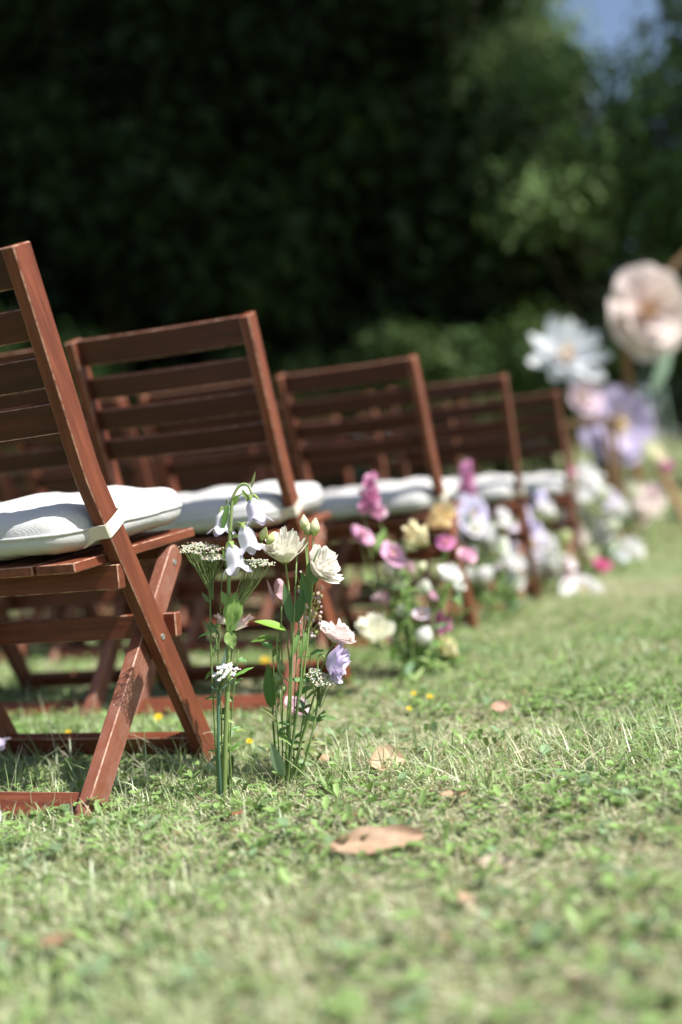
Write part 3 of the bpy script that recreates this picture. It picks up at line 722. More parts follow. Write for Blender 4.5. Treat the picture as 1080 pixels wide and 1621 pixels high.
for k, (x0, x1, y1, x2, y2, c, lab) in enumerate([(444, 438, 1130, 430, 1010, (.17, .28, .08), 'leafy sprig bending left out of the second bunch'), (456, 478, 1150, 492, 1035, (.20, .30, .11), 'leafy sprig bending right out of the second bunch'), (450, 466, 1120, 474, 960, (.15, .25, .08), 'tall leafy sprig in the middle of the second bunch'), (452, 488, 1180, 508, 1130, (.22, .32, .12), 'short leafy sprig low at the right of the second bunch')]):
    f, _ = on_ground(x0, 1238); f = f+Vector((.004*k, .01*k, 0)); S = Stem('leafy_sprig', lab, 'stem', f, GB2); rs = random.Random(80+k)
    P = [f-Vector((0, 0, .01)), B(x1, y1, .012*k), B(x2, y2, .012*k)]; S.stem(P, .0014, .0008, c)
    Q = smooth_path(P, 8)
    for q in range(11):
        o_ = Q[rs.randint(2, len(Q)-1)]; dv = RT*rs.choice((-1, 1))*rs.uniform(.3, 1)+UP*rs.uniform(-.2, 1)+TOCAM*rs.uniform(-.6, .6)
        S.leaf(o_, dv, rs.uniform(.016, .042), rs.uniform(.005, .013), rs.uniform(.1, .9), UP+TOCAM, tuple(v*rs.uniform(.7, 1.25) for v in c), wavy=.1, seed=q)
for (px0, py0, px1, py1, px2, py2) in [(449, 1242, 474, 1100, 484, 930), (455, 1238, 461, 1100, 470, 880)]:
    f, _ = on_ground(px0, py0); S = Stem('bare_stem', 'bare pale green stem crossing the second bunch, %s' % ('leaning right' if px2 > 475 else 'nearly upright'), 'stem', f, GB2)
    S.stem([f-Vector((0, 0, .01)), B(px1, py1, -.02), B(px2, py2, -.01)], .0020, .0013, (.22, .32, .12))
    a = B(px1, py1-60, -.02); b = B(px1+14, py1-105, -.02); S.leaf(a, b-a, .05, .012, .5, TOCAM, G2)

# --- blurred bunches along the aisle: (photo px, py, kind, colour, size in px, label)
def bunch(depth, foot_px, spread, items, group, seed):
    rs = random.Random(seed)
    for (px, py, kind, col, size, label) in items:
        d = depth + rs.uniform(-.10, .10) - (.22 if size >= 58 and depth < 3 else 0); R = size/2/F*d*(1.12 if depth < 3 else 1.25)*(1.2 if kind == 'cup' else 1); head = at(px, py, d)
        fp = foot_px + (px-foot_px)*.45 + rs.uniform(-1, 1)*spread
        f = gp(fp, d + rs.uniform(-.04, .04)); nm = {'rose': 'rose_bloom', 'cup': 'cup_bloom', 'bell': 'bellflower', 'spike': 'snapdragon', 'open': 'open_bloom', 'bud': 'flower_bud'}[kind]
        S = Stem(nm, label, 'flower', f, group)
        face = UP*rs.uniform(.5, 1)+RT*rs.uniform(-.1, .8)+TOCAM*rs.uniform(.2, .8)
        low = head - face.normalized()*R*(1.0 if kind != 'bell' else -.3)
        midp = f.lerp(low, .55) + RT*rs.uniform(-.015, .015); S.stem([f-Vector((0, 0, .01)), midp, low], .0024, .0016, G1, G3)
        dark, light = tuple(c*.75 for c in col), tuple(min(.9, c*1.1+.05) for c in col)
        if kind == 'rose':
            mb = MB(); ruffle(mb, frame(low, face), R, R*1.3, light, dark, px, 3, 6, 5, 6, .08, .9); bl = S.part('bloom', mb, petal_mat); mb = MB(); calyx(mb, frame(low, face), R*.5); S.part('sepals', mb, plant_mat, bl)
        elif kind == 'open':
            mb = MB(); ruffle(mb, frame(low, face+TOCAM*.4), R, R*.7, light, dark, px, 2, 5, 5, 6, .10, 1.2); bl = S.part('bloom', mb, petal_mat)
            mb = MB(); bud(mb, frame(low, face+TOCAM*.4), R*.22, R*.6, (.75, .62, .25), (.5, .5, .2), px); S.part('centre', mb, petal_mat, bl)
        elif kind == 'cup':
            ax = UP*.75+RT*(.9 if px % 2 else -.7)+TOCAM*.3; low2 = head-ax.normalized()*R*.8
            mb = MB(); ruffle(mb, frame(low2, ax), R*.80, R*1.55, light, dark, px, 3, 5, 6, 7, .07, .25); bl = S.part('bloom', mb, petal_mat); mb = MB(); calyx(mb, frame(low2, ax), R*.45); S.part('sepals', mb, plant_mat, bl)
        elif kind == 'bud':
            mb = MB(); bud(mb, frame(low, face), R*.75, R*2, light, (.35, .42, .16), px); S.part('bloom', mb, petal_mat)
        elif kind == 'bell':
            for k in range(3):
                p0 = head + UP*R*(1.1-1.2*k) + RT*R*(rs.uniform(.3, .8)*(-1)**k); mb = MB(); bell(mb, frame(p0, -UP+RT*rs.uniform(-.3, .3)), R*.62, R*1.7, light, col, px+k, 7, 20); bl = S.part('bell', mb, petal_mat)
                mb = MB(); calyx(mb, frame(p0+UP*R*.1, -UP), R*.6); S.part('sepals', mb, plant_mat, bl)
                mb = MB(); mb.tube([low-UP*R*k, p0+UP*R*.3, p0], .001, G3); S.part('stalk', mb, plant_mat)
        elif kind == 'spike':
            mb = MB(); mb.tube([low, head+UP*R*1.2], [.0018, .0008], G3); S.part('stalk', mb, plant_mat)
            for k in range(9):
                a = k*2.4; t = k/8; p0 = head + UP*R*(-1.2+2.3*t); dv = RT*math.cos(a)+TOCAM*math.sin(a)*.9+UP*.35; rk = R*(.66-.30*t)
                mb = MB(); ruffle(mb, frame(p0, dv), rk, rk*1.3, light if k % 3 else col, dark, px+k, 2, 4, 4, 5, .12, .9); S.part('floret', mb, petal_mat)
        for k in range(rs.randint(5, 7)):
            t = rs.uniform(.10, .85); p0 = f.lerp(low, t) + RT*rs.uniform(-.004, .004); dv = RT*rs.uniform(-1, 1)+TOCAM*rs.uniform(-.8, .8)+UP*rs.uniform(.2, 1.1)
            S.leaf(p0, dv, rs.uniform(.035, .085), rs.uniform(.010, .022), rs.uniform(.1, .6), UP+TOCAM*.5, rs.choice([G1, G2, G3, (.16, .26, .15), (.09, .18, .05)]), nu=5)
g2, g3, g4, g5 = ['cut flowers standing in the grass beside the %s chair' % k for k in ('second', 'third', 'fourth', 'farthest')]
bunch(2.74, 650, 26, [
 (586, 782, 'spike', (.70, .34, .54), 44, 'magenta snapdragon spike, tallest of the bunch beside the second chair'),
 (604, 806, 'rose', (.80, .62, .70), 24, 'pale pink bloom just right below the tall magenta spike'),
 (580, 836, 'open', (.74, .42, .62), 36, 'magenta pink bloom under the tall magenta spike'),
 (632, 866, 'open', (.74, .46, .66), 42, 'broad mauve pink open bloom left under the peach cups'),
 (660, 846, 'cup', (.95, .72, .50), 46, 'pale peach cup bloom, lower of the two peach cups'),
 (697, 817, 'cup', (.96, .64, .38), 52, 'orange peach cup bloom, higher of the two peach cups'),
 (707, 848, 'open', (.66, .26, .52), 30, 'small magenta bloom right under the orange peach cup'),
 (742, 876, 'rose', (.82, .54, .66), 30, 'pink and white bloom at the right edge of the second bunch'),
 (617, 901, 'bud', (.84, .80, .76), 24, 'white round bud left under the mauve open bloom'),
 (648, 892, 'rose', (.50, .36, .40), 28, 'dusky mauve bloom between two white buds'),
 (716, 903, 'rose', (.88, .88, .86), 40, 'pure white ruffled bloom in front of the third chair leg'),
 (672, 929, 'bud', (.86, .84, .74), 27, 'cream round bud in the middle of the second bunch'),
 (668, 897, 'bud', (.70, .72, .50), 18, 'small greenish bud beside the dusky mauve bloom'),
 (606, 944, 'rose', (.60, .44, .50), 30, 'dusky pink bloom above the large cream bloom'),
 (594, 986, 'rose', (.88, .82, .66), 60, 'large cream ruffled bloom low at the left of the second bunch'),
 (636, 920, 'rose', (.86, .78, .78), 22, 'small blush bloom left of the cream round bud'),
 (690, 940, 'rose', (.84, .56, .68), 20, 'small pink bloom right of the cream round bud'),
 (640, 965, 'rose', (.88, .84, .78), 22, 'small cream bloom right of the large cream bloom'),
 (668, 962, 'open', (.82, .66, .74), 24, 'small pale pink bloom in the middle low of the second bunch'),
 (730, 925, 'rose', (.86, .84, .86), 22, 'small white bloom at the right low of the second bunch'),
 (628, 1010, 'rose', (.84, .70, .74), 22, 'small pink bloom lowest under the large cream bloom'),
 (672, 1006, 'bud', (.88, .78, .76), 32, 'blush pink bud left of the low peach bloom'),
 (699, 980, 'open', (.58, .16, .38), 32, 'dark magenta bloom just above the low peach bloom'),
 (710, 1026, 'cup', (.96, .72, .46), 42, 'peach bloom lowest at the right of the second bunch')], g2, 3)
bunch(3.75, 785, 14, [
 (739, 756, 'spike', (.70, .36, .58), 32, 'magenta snapdragon spike in front of the fourth cushion'),
 (766, 803, 'open', (.62, .60, .80), 56, 'flat pale lilac bloom at the cushion edge of the fourth chair'),
 (738, 832, 'bell', (.62, .62, .82), 28, 'lilac bellflower hanging right of the orange peach cup'),
 (786, 826, 'bell', (.84, .86, .88), 28, 'white bellflower under the flat lilac bloom'),
 (764, 862, 'bell', (.86, .88, .86), 28, 'white bellflower in the middle of the third bunch'),
 (768, 910, 'bud', (.88, .90, .90), 30, 'white drooping bloom low in the third bunch'),
 (812, 886, 'rose', (.86, .87, .84), 36, 'white ruffled bloom at the right of the third bunch'),
 (815, 918, 'rose', (.84, .84, .80), 30, 'white bloom lowest at the right of the third bunch'),
 (754, 826, 'open', (.80, .78, .86), 26, 'small whitish bloom under the flat lilac bloom on its left'),
 (778, 845, 'rose', (.84, .86, .84), 22, 'small white bloom between two white bellflowers'),
 (748, 905, 'rose', (.86, .84, .84), 24, 'small white bloom left of the white drooping bloom'),
 (790, 890, 'rose', (.80, .72, .82), 22, 'small pale lilac bloom beside the white ruffled bloom'),
 (800, 812, 'rose', (.78, .76, .88), 26, 'small lavender bloom right of the flat lilac bloom'),
 (796, 860, 'bud', (.60, .66, .40), 18, 'pale green bud between white bells')], g3, 4)
bunch(4.55, 858, 14, [
 (840, 796, 'bell', (.58, .54, .78), 34, 'lilac bellflower in front of the last white cushion'),
 (852, 838, 'open', (.72, .68, .86), 62, 'wide pale lilac open bloom of the fourth bunch'),
 (845, 896, 'rose', (.82, .82, .88), 32, 'whitish lilac bloom below the wide lilac bloom'),
 (878, 882, 'rose', (.88, .88, .84), 36, 'white bloom right of the wide lilac bloom'),
 (884, 908, 'rose', (.82, .62, .70), 30, 'pale pink bloom left of the low white and magenta bloom'),
 (922, 915, 'open', (.84, .82, .90), 54, 'large white lilac bloom lowest on the right at the aisle edge'),
 (911, 925, 'bud', (.62, .14, .36), 20, 'magenta bud against the large white lilac bloom'),
 (955, 890, 'rose', (.70, .20, .40), 26, 'bright raspberry bloom alone over the grass'),
 (868, 800, 'rose', (.82, .78, .86), 26, 'small pale lilac bloom right of the lilac bellflower'),
 (866, 862, 'rose', (.86, .84, .88), 24, 'small whitish bloom just under the wide lilac bloom'),
 (830, 868, 'rose', (.84, .84, .88), 22, 'small white bloom left under the wide lilac bloom'),
 (905, 880, 'open', (.84, .70, .76), 28, 'small pink open bloom above the large white lilac bloom'),
 (895, 850, 'bud', (.55, .62, .30), 22, 'yellow green bud in the fourth bunch')], g4, 5)
bunch(5.5, 950, 22, [
 (910, 812, 'rose', (.82, .72, .72), 44, 'blush bloom, upper one of the pale column in the farthest bunch'),
 (916, 845, 'rose', (.80, .72, .70), 42, 'blush bloom, lower one of the pale column in the farthest bunch'),
 (905, 742, 'rose', (.80, .48, .60), 24, 'small pink bloom at the end of the last cushion'),
 (938, 750, 'rose', (.88, .88, .86), 44, 'white bloom under the big purple paper flower'),
 (972, 776, 'open', (.66, .62, .82), 40, 'lavender bloom right of the white bloom under the paper flowers'),
 (957, 846, 'rose', (.87, .80, .78), 36, 'pale pink bloom above the raspberry bloom'),
 (1006, 862, 'rose', (.86, .87, .90), 42, 'large white bloom over the grass, farthest right of the aisle flowers'),
 (984, 868, 'open', (.66, .68, .74), 24, 'greyish white bloom touching the large white bloom'),
 (955, 782, 'bud', (.72, .76, .62), 26, 'pale green bud cluster left of the lavender bloom'),
 (925, 780, 'rose', (.86, .80, .82), 30, 'small pale pink bloom above the pale column'),
 (900, 775, 'rose', (.82, .80, .86), 26, 'small pale lilac bloom beside the end of the last cushion'),
 (960, 815, 'open', (.84, .78, .84), 32, 'small whitish pink bloom right of the pale column'),
 (985, 800, 'rose', (.84, .80, .78), 28, 'small cream pink bloom below the lavender bloom'),
 (972, 832, 'bud', (.70, .76, .60), 20, 'small greenish white bloom left above the large white bloom'),
 (935, 880, 'bud', (.62, .66, .42), 24, 'greenish bud under the pale column')], g5, 6)
bunch(6.6, 1020, 22, [
 (1006, 768, 'rose', (.80, .83, .66), 30, 'cream green bloom right of the lavender bloom'),
 (1028, 795, 'rose', (.83, .70, .68), 48, 'blush pink bloom in the arrangement under the wooden stand'),
 (1042, 778, 'open', (.74, .60, .64), 34, 'dusty pink bloom at the right of the arrangement'),
 (1012, 812, 'rose', (.78, .68, .64), 40, 'beige pink bloom low in the arrangement'),
 (990, 815, 'bud', (.66, .72, .56), 36, 'grey green seed head low in the arrangement'),
 (1036, 707, 'rose', (.80, .83, .62), 30, 'cream green bloom high beside the purple paper flower'),
 (1048, 722, 'rose', (.80, .72, .60), 24, 'pale bloom between the cream green bloom and a magenta one'),
 (1056, 738, 'bud', (.64, .18, .42), 20, 'small magenta bud at the right end of the arrangement')], 'cut flowers grouped under the paper flower stand', 7)
# two blooms just inside the left edge
for (px, py, kind, col, size, label, nm, dd) in [(-4, 1186, 'bell', (.56, .48, .68), 36, 'lilac bloom cut off by the left edge of the picture', 'bellflower', 1.50), (-6, 1288, 'rose', (.86, .86, .88), 34, 'white bloom cut off by the left edge near the chair foot', 'rose_bloom', 1.42)]:
    f = gp(px-30, dd); head = at(px, py, dd); S = Stem(nm, label, 'flower', f, 'flowers at the left edge of the picture')
    S.stem([f-Vector((0, 0, .01)), f.lerp(head, .5)-RT*.02, head-RT*.012], .002, .0014, G1)
    mb = MB(); R = size/2/F*dd
    if kind == 'bell': bell(mb, frame(head-RT*.02+UP*.018, RT*.8-UP*.6), R*.9, R*2.2, col, col, 3)
    else: ruffle(mb, frame(head-RT*.01, RT+UP*.3), R, R*1.1, col, (.6, .6, .4), 8)
    S.part('bloom', mb, petal_mat)

# ------------------------------------------------------------------ fallen leaves and small wild flowers
def fallen(px, py, length, width, az, col, label, curl=.35, lift=.012, fold=.3, tiltx=0., seed=0):
    p, d = on_ground(px, py); rs = random.Random(seed); L = length/F*d; Wd = width/F*d*1.25
    root = empty('fallen_leaf', (p.x, p.y, p.z+lift), az+YAW); tag(root, label, 'leaf', 'dry leaves lying on the lawn')
    T = Matrix.Rotation(tiltx, 3, 'X')
    def surf(x, t):
        w_ = Wd*.5*math.sin(math.pi*min(1, max(0, .03+.94*x)))**.7*(1+.06*math.sin(17*x+seed))
        z = L*curl*(.5*(x-.5)**2) + fold*w_*t*t + .02*L*math.sin(9*x+5*t+seed)
        return T @ Vector((L*(x-.5), w_*t, z)), w_
    mb = MB()
    def fn(i, j):
        v, _ = surf(i, 2*j-1); k = .85+.3*rs.random(); vein = 1.12 if abs(2*j-1) < .1 else 1
        return v, tuple(c*k*vein*(1-.25*abs(2*j-1)**3) for c in col)
    mb.grid(fn, 14, 8); mb.build('blade', dry_mat, root, True)
    mb = MB(); mb.tube([surf(x, 0)[0]-Vector((0, 0, .0006)) for x in (0, .25, .5, .75, .97)], [.0011, .0010, .0008, .0006, .0003], tuple(c*.7 for c in col), n=5); mb.tube([surf(0, 0)[0], surf(0, 0)[0]+Vector((-L*.14, .003, .004))], [.0011, .0009], tuple(c*.6 for c in col), n=5)
    mb.build('midrib', dry_mat, root, True)
TANL = (.47, .32, .22)
fallen(598, 1350, 150, 42, .16, TANL, 'large curled tan leaf lying in front of the flowers', .30, .015, .5, R_(34), 1)
fallen(614, 1226, 56, 40, .3, (.60, .44, .30), 'pale tan leaf propped up in the grass behind the large leaf', .5, .016, .5, R_(48), 2)
fallen(722, 1274, 44, 17, .1, (.50, .33, .21), 'small flat brown leaf beside the grass tuft on the right', .3, .014, .2, R_(15), 3)
fallen(795, 1130, 34, 20, -.5, (.62, .40, .30), 'pinkish dry leaf lying alone farther back on the lawn', .5, .015, .4, R_(35), 4)
fallen(788, 1376, 60, 28, -.4, (.58, .48, .36), 'blurred pale leaf right of the large curled leaf', .4, .014, .3, R_(25), 5)
fallen(95, 1512, 60, 26, .5, (.26, .17, .10), 'dark brown leaf low at the left bottom of the picture', .4, .016, .3, R_(12), 6)
fallen(738, 1444, 34, 26, 1.2, (.42, .30, .20), 'small brown leaf below the blurred pale leaf', .4, .016, .3, R_(25), 7)
fallen(520, 1213, 34, 16, .2, (.46, .28, .18), 'small brown leaf right beside the foot of the second bunch', .4, .014, .3, R_(25), 8)
fallen(376, 1303, 22, 12, .4, (.30, .12, .07), 'tiny red brown leaf below the foot of the bellflower', .4, .014, .3, R_(20), 9)
def wild(px, py, size, label):
    p, d = on_ground(px, py+30); h = at(px, py, d); S = Stem('yellow_wildflower', label, 'flower', p, 'small yellow flowers in the lawn')
    S.stem([p-Vector((0, 0, .005)), p.lerp(h, .5)+RT*.003, h], .0010, .0008, G1); mb = MB(); R = size/2/F*d
    ruffle(mb, frame(h, UP+TOCAM*.7), R, R*.5, (.80, .62, .05), (.75, .5, .03), px, 2, 6, 3, 3, .04, 1.2); S.part('bloom', mb, petal_mat)
for a in [(241, 1077, 16, 'yellow flower between the crossed legs of the nearest chair'), (170, 1045, 14, 'yellow flower above the leg stretcher at the left'), (251, 1136, 14, 'yellow flower just above the front stretcher of the nearest chair'),
          (108, 1160, 10, 'tiny yellow flower resting on the top edge of the front stretcher'), (420, 1046, 14, 'yellow flower seen left of the wax flower spray'), (655, 1098, 9, 'yellow flower right under the second bunch, left of a pair'),
          (681, 1103, 9, 'yellow flower right under the second bunch, right of a pair'), (648, 1122, 8, 'yellow flower nearest below the second bunch'), (395, 1174, 10, 'yellow flower low between the two nearest bunches')]: wild(*a)

# ------------------------------------------------------------------ paper flowers and their stand
DP = 8.0
def Pp(px, py, dd=0.): return at(px, py, DP+dd)
def paper(name, label, px, py, size, face, col, eye, rings, pointed, ground_px, seed, stemcol=(.12, .2, .1)):
    d = DP; R = size/2/F*d; c = Pp(px, py); f = gp(ground_px, d); S = Stem(name, label, 'paper flower', f, 'giant paper flowers at the end of the aisle')
    S.stem([f-Vector((0, 0, .03)), f.lerp(c, .5)+RT*.05, c-Vector(face).normalized()*R*.35], .012, .009, stemcol)
    M = frame(c-Vector(face).normalized()*R*.3, face, seed); rs = random.Random(seed)
    for l, (n, rad, hgt) in enumerate(rings):
        for k in range(n):
            f0 = 2*math.pi*(k+.5*l+rs.uniform(-.1, .1))/n; D = math.pi/n*1.35; rl = R*rad*rs.uniform(.92, 1.06); hl = R*hgt*rs.uniform(.8, 1.2); ph = rs.uniform(0, 6.28)
            def fn(i, j):
                t = 2*j-1
                tip = (1-abs(t)**1.2*.50) if pointed else (1-.18*t**4)
                s = i*tip; wid = (.7+1.15*math.sin(math.pi*min(1, i*.70+.15))) if pointed else (.45+.55*i**.5)
                r = rl*(.06+.94*s); z = hl*s**1.6 + .045*R*math.sin(4*t+ph)*i**2 - (.12*R*i**4 if not pointed else 0)
                a = f0 + D*t*wid*(1-.35*i if pointed else 1)
                return M @ Vector((r*math.cos(a), r*math.sin(a), z)), lerp3(eye, col, min(1, s*2.2))
            mb = MB(); mb.grid(fn, 7, 8); S.part('petal', mb, paper_mat)
    mb = MB(); bud(mb, M, R*.17, R*.34, lerp3(eye, (.9, .6, .2), .4), eye, seed, 14); S.part('centre', mb, paper_mat)
    return S
paper('white_paper_flower', 'giant white paper flower with pointed petals and peach centre', 900, 556, 140, TOCAM+UP*.35+RT*.15, (.74, .78, .83), (.82, .60, .46), [(9, 1, .35), (8, .72, .6), (6, .42, .7)], True, 915, 3)
S = paper('peach_paper_flower', 'giant peach white paper flower with ruffled rounded petals beside the wooden pole', 1034, 490, 158, TOCAM+RT*.35-UP*.05, (.80, .70, .68), (.86, .60, .50), [(8, 1, .25), (7, .75, .5), (6, .48, .7)], False, 1060, 4, (.20, .30, .20))
a, b = Pp(1052, 600), Pp(1068, 545); mb = MB(); leaf(mb, Pp(1032, 622), Pp(1066, 552)-Pp(1032, 622), .40, .09, .4, TOCAM, (.24, .34, .25)); S.part('leaf', mb, paper_mat)
paper('purple_paper_flower', 'giant lilac purple paper flower with yellow centre low beside the wooden pole', 985, 670, 132, TOCAM+UP*.1+RT*.2, (.55, .49, .70), (.80, .70, .42), [(6, 1, .25), (6, .72, .45)], False, 985, 5)
paper('pink_paper_flower', 'smaller pink and white paper flower below the giant white one', 928, 628, 64, TOCAM+UP*.5+RT*.4, (.80, .66, .74), (.72, .70, .52), [(7, 1, .4), (6, .7, .7)], False, 930, 6)
stand = empty('wooden_stand', gp(1012, DP+.25)); tag(stand, 'tan wooden stand with an upright pole behind the paper flowers', 'stand')
so_ = stand.location.copy()
def beam(P, wd, td, nm='pole'):
    mb = MB(); mb.bar([Vector(p)-so_ for p in P], Vector((.944, .331, 0)), wd, td, .004); mb.build(nm, [wood_tan, wood_tan], stand)
g0 = gp(1012, DP+.25); t0 = g0+Vector((0, 0, 1.62)); beam([g0-Vector((0, 0, .05)), t0], .07, .05)
apex = at(1160, 330, DP+.25); beam([t0+Vector((0, 0, -.02)), apex], .07, .05, 'brace')
g1 = gp(1325, DP+.25); beam([apex, Vector((g1.x, g1.y, t0.z)), g1-Vector((0, 0, .05))], .07, .05)
beam([at(1046, 742, DP-.1), gp(1098, DP-.9)-Vector((0, 0, .03))], .05, .04, 'brace')
# side table under the small paper flower
tb = empty('side_table', gp(942, DP-.6)); tag(tb, 'small tan wooden side table below the white paper flower', 'table')
tz = at(944, 668, DP-.6).z-tb.location.z; ax = Vector((.944, .331, 0)); ay = Vector((-.331, .944, 0)); h = .19
for k in range(3):
    mb = MB(); c = ay*(-.11+.11*k); mb.bar([c-ax*h+Vector((0, 0, tz)), c+ax*h+Vector((0, 0, tz))], ay, .105, .03, .003); mb.build('table_board', [wood_tan, wood_tan], tb)
for sx in (-1, 1):
    for sy in (-1, 1):
        mb = MB(); q = ax*(sx*.15)+ay*(sy*.12); mb.bar([q+Vector((0, 0, -.03)), q+Vector((0, 0, tz-.016))], ax, .035, .035, .003); mb.build('leg', [wood_tan, wood_tan], tb)

# ------------------------------------------------------------------ trees and shrubs behind the lawn
def leaves(clumps, per, size, cols, seed, shell=2.4, aspect=.6):
    """clumps (n, 6): centre, radii. returns folded rhombic leaves filling them, denser towards the outside"""
    r = np.random.default_rng(seed); cl = np.asarray(clumps, float); vol = (cl[:, 3]*cl[:, 4]*cl[:, 5])**(2/3); cnt = np.maximum(6, (per*vol/np.mean(vol))).astype(int)
    idx = np.repeat(np.arange(len(cl)), cnt); n = len(idx)
    u = r.normal(size=(n, 3)); u /= np.linalg.norm(u, axis=1, keepdims=True); rad = r.uniform(0, 1, (n, 1))**(1/shell)
    rad *= 1+.22*np.sin(u[:, :1]*5+idx[:, None])*np.cos(u[:, 1:2]*6+idx[:, None]*2)
    P = cl[idx, :3] + u*rad*cl[idx, 3:]
    nrm = u*.5 + r.normal(size=(n, 3))*.55 + np.array([0, 0, .55]); nrm /= np.linalg.norm(nrm, axis=1, keepdims=True)
    d = np.cross(nrm, r.normal(size=(n, 3))); d /= np.linalg.norm(d, axis=1, keepdims=True)+1e-9; d[:, 2] -= .25; s = np.cross(nrm, d)
    L = (size*r.lognormal(0, .3, n))[:, None]
    V = np.stack([P, P+d*L*.5+s*L*aspect*.5+nrm*L*.08, P+d*L, P+d*L*.5-s*L*aspect*.5+nrm*L*.08], 1).reshape(-1, 3)
    b = (np.arange(n)*4)[:, None]; T = np.concatenate([b+np.array([[0, 1, 2]]), b+np.array([[0, 2, 3]])], 0)
    cols = np.asarray(cols); tone = r.integers(0, len(cols), len(cl))
    C = cols[tone[idx]]*.7 + cols[r.integers(0, len(cols), n)]*.3; C = C*r.uniform(.7, 1.35, (n, 1))
    return V, T, np.repeat(C, 4, 0)
def make_tree(trunk_h, trunk_r, clumps, per, size, cols, seed, limbs=9):
    rs = random.Random(seed); mb = MB()
    P = [Vector((0, 0, -.2))]+[Vector((rs.uniform(-.08, .08)*k, rs.uniform(-.08, .08)*k, trunk_h*k/5)) for k in range(1, 6)]
    Q = smooth_path(P, 3); N = len(Q); mb.tube(Q, [trunk_r*(1.35-.35*min(1, i/3))*(1-.75*i/(N-1)) for i in range(N)], n=9)
    for c in rs.sample(list(clumps), min(limbs, len(clumps))):
        c = Vector(c[:3]); t = max(.15, min(.92, (c.z*.62)/trunk_h)); i = int(t*(N-1)); a = Q[i]; r0 = trunk_r*(1-.75*t)*.5
        mb.tube(smooth_path([a, a.lerp(c, .5)+Vector((0, 0, -.1*(c-a).length*.5)), c], 3), [r0*(1-.8*k/6) for k in range(7)], n=6)
    V, T, C = leaves(clumps, per, size, cols, seed)
    return mb.mesh('trunk', bark, True), np_mesh('crown', V, T, C, tree_mat)
def clump_cloud(n, c, rad, r0, r1, seed, flat=.75, shell=2.0, squash=None):
    r = random.Random(seed); out = []
    while len(out) < n:
        u = Vector((r.gauss(0, 1), r.gauss(0, 1), r.gauss(0, 1))).normalized()*(r.random()**(1/shell))
        p = Vector(c)+Vector((u.x*rad[0], u.y*rad[1], u.z*rad[2])); k = 1
        if squash: k = squash(p.z); p.x *= k; p.y *= k
        q = r.uniform(r0, r1); out.append((p.x, p.y, p.z, q, q, q*flat))
    return out
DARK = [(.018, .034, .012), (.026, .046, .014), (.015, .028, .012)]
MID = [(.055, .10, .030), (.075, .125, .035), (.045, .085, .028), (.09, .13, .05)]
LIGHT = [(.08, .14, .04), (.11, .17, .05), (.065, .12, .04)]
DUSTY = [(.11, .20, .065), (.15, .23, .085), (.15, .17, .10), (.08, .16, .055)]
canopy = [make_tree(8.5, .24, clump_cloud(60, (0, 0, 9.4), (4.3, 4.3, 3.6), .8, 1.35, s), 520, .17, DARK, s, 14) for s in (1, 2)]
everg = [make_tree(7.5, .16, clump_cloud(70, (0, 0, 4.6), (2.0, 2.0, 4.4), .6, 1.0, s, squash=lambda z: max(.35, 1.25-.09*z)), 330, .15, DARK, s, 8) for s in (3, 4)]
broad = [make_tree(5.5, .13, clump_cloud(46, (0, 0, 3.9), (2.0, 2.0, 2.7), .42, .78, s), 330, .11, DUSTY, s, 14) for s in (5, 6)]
shrub = [make_tree(1.2, .04, clump_cloud(22, (0, 0, 1.15), (.95, .95, 1.05), .25, .45, s), 240, .075, c, s, 10) for s, c in ((7, LIGHT), (8, MID), (9, MID))]
def plant(name, meshes, px, d, scale, rot, label, cat, group, sz=None):
    p = gp(px, d); o = empty(name, p, rot); o.scale = (scale, scale, sz or scale); tag(o, label, cat, group)
    for nm, me in zip(('trunk', 'crown') if cat == 'tree' else ('branches', 'foliage'), meshes):
        c = bpy.data.objects.new(nm, me); COL.objects.link(c); c.parent = o
GT = 'dark trees standing behind the lawn'
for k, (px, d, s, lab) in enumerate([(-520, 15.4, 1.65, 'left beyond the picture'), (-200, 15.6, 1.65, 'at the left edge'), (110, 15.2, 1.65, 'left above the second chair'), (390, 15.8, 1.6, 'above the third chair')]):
    plant('canopy_tree', canopy[k % 2], px, d, s, k*1.3, 'tall dark tree with high overhanging crown, %s' % lab, 'tree', GT, 1.25)
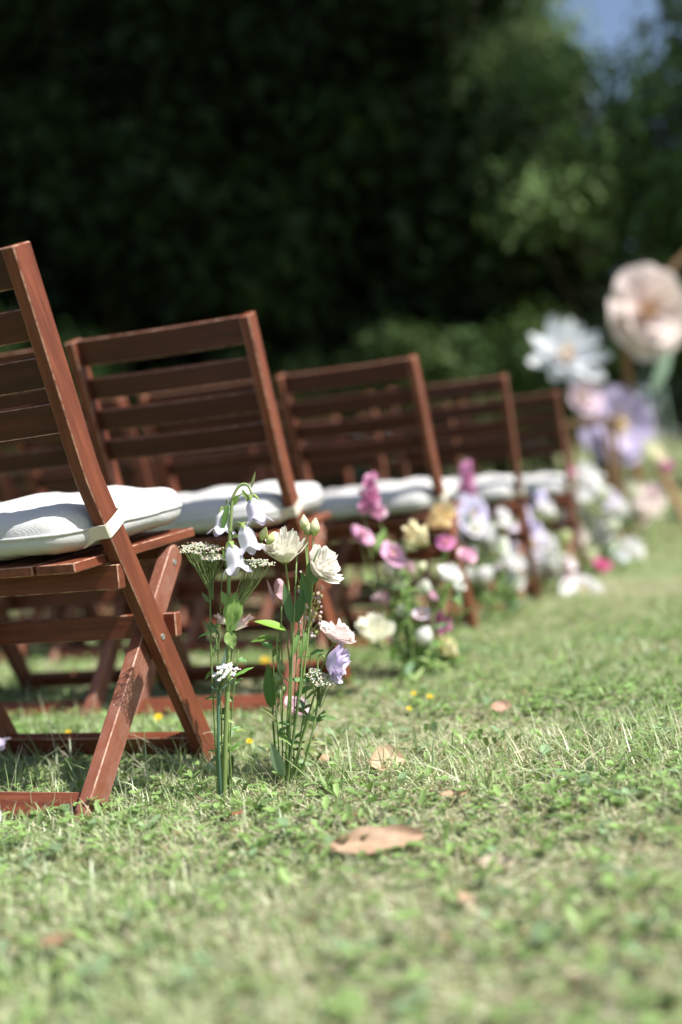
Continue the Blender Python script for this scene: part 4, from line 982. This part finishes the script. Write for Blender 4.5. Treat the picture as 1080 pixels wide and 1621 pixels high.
for k, (px, d, s, lab) in enumerate([(-130, 13.6, 1.1, 'leftmost'), (40, 14.2, 1.15, 'second from the left'), (205, 13.7, 1.1, 'third from the left'), (370, 14.2, 1.15, 'fourth from the left'), (530, 14.4, 1.1, 'fifth from the left'), (680, 14.8, 1.15, 'behind the low bright shrubs'), (800, 18.5, .95, 'behind the fourth chair'), (950, 20, .55, 'low one behind the peach paper flower'), (1120, 19, .6, 'low one near the right edge'), (-40, 17.6, 1.0, 'deep at the left'), (130, 17.8, 1.0, 'deep left of the second chair'), (295, 17.4, 1.0, 'deep above the second chair'), (455, 17.8, 1.0, 'deep above the third chair')]):
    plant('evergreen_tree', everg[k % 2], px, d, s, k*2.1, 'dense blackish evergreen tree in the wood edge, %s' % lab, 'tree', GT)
p = Vector((4.4, 8.4, 0)); o = empty('canopy_tree', (p.x, p.y, float(gz(p.x, p.y))), .7); o.scale = (1.15, 1.15, 2.1)  # unseen tree, added and placed so its crown shades the wood edge
tag(o, 'huge tree added out of view right of the lawn to shade the wood edge', 'tree', GT)
for nm, me in zip(('trunk', 'crown'), canopy[0]):
    c = bpy.data.objects.new(nm, me); COL.objects.link(c); c.parent = o
GR = 'greener trees at the right behind the lawn'
for k, (px, d, s, lab, sz) in enumerate([(800, 14.6, .72, 'left of the gap of sky', 1.3), (880, 16.0, .62, 'just left under the gap of sky', 1.35), (975, 13.6, .80, 'low crowned, right under the gap of sky', .97), (1365, 12.5, 1.1, 'at the right edge of the picture', 1.3), (1130, 13.4, .75, 'low crowned at the right edge', .98)]):
    plant('broadleaf_tree', broad[k % 2], px, d, s, k*1.7, 'dusty green leafy tree %s' % lab, 'tree', GR, sz)
for k, (px, d, s, lab) in enumerate([(-40, 9.5, 1.35, 'mid green shrub at the left edge behind the nearest chair'), (90, 11.5, 1.0, 'low green shrub left above the second chair back'), (650, 12.6, 1.05, 'bright shrub above the third chair back'), (765, 12.6, 1.2, 'bright shrub above the fourth chair back'), (520, 13, .9, 'dim shrub above the second chair post'), (860, 13, 1.0, 'green shrub left behind the white paper flower'), (330, 13, .9, 'dim shrub in shade above the second chair back'), (215, 13, 1.0, 'dim shrub in shade seen between the slats of the second chair'), (430, 12.8, 1.0, 'dim shrub in shade seen left of the third chair'), (120, 12.8, 1.0, 'dim shrub in shade seen right of the nearest chair back')]):
    plant('shrub', shrub[0 if k < 2 else 1+k % 2], px, d, s, k*1.1, lab, 'shrub', 'shrubs in front of the trees')
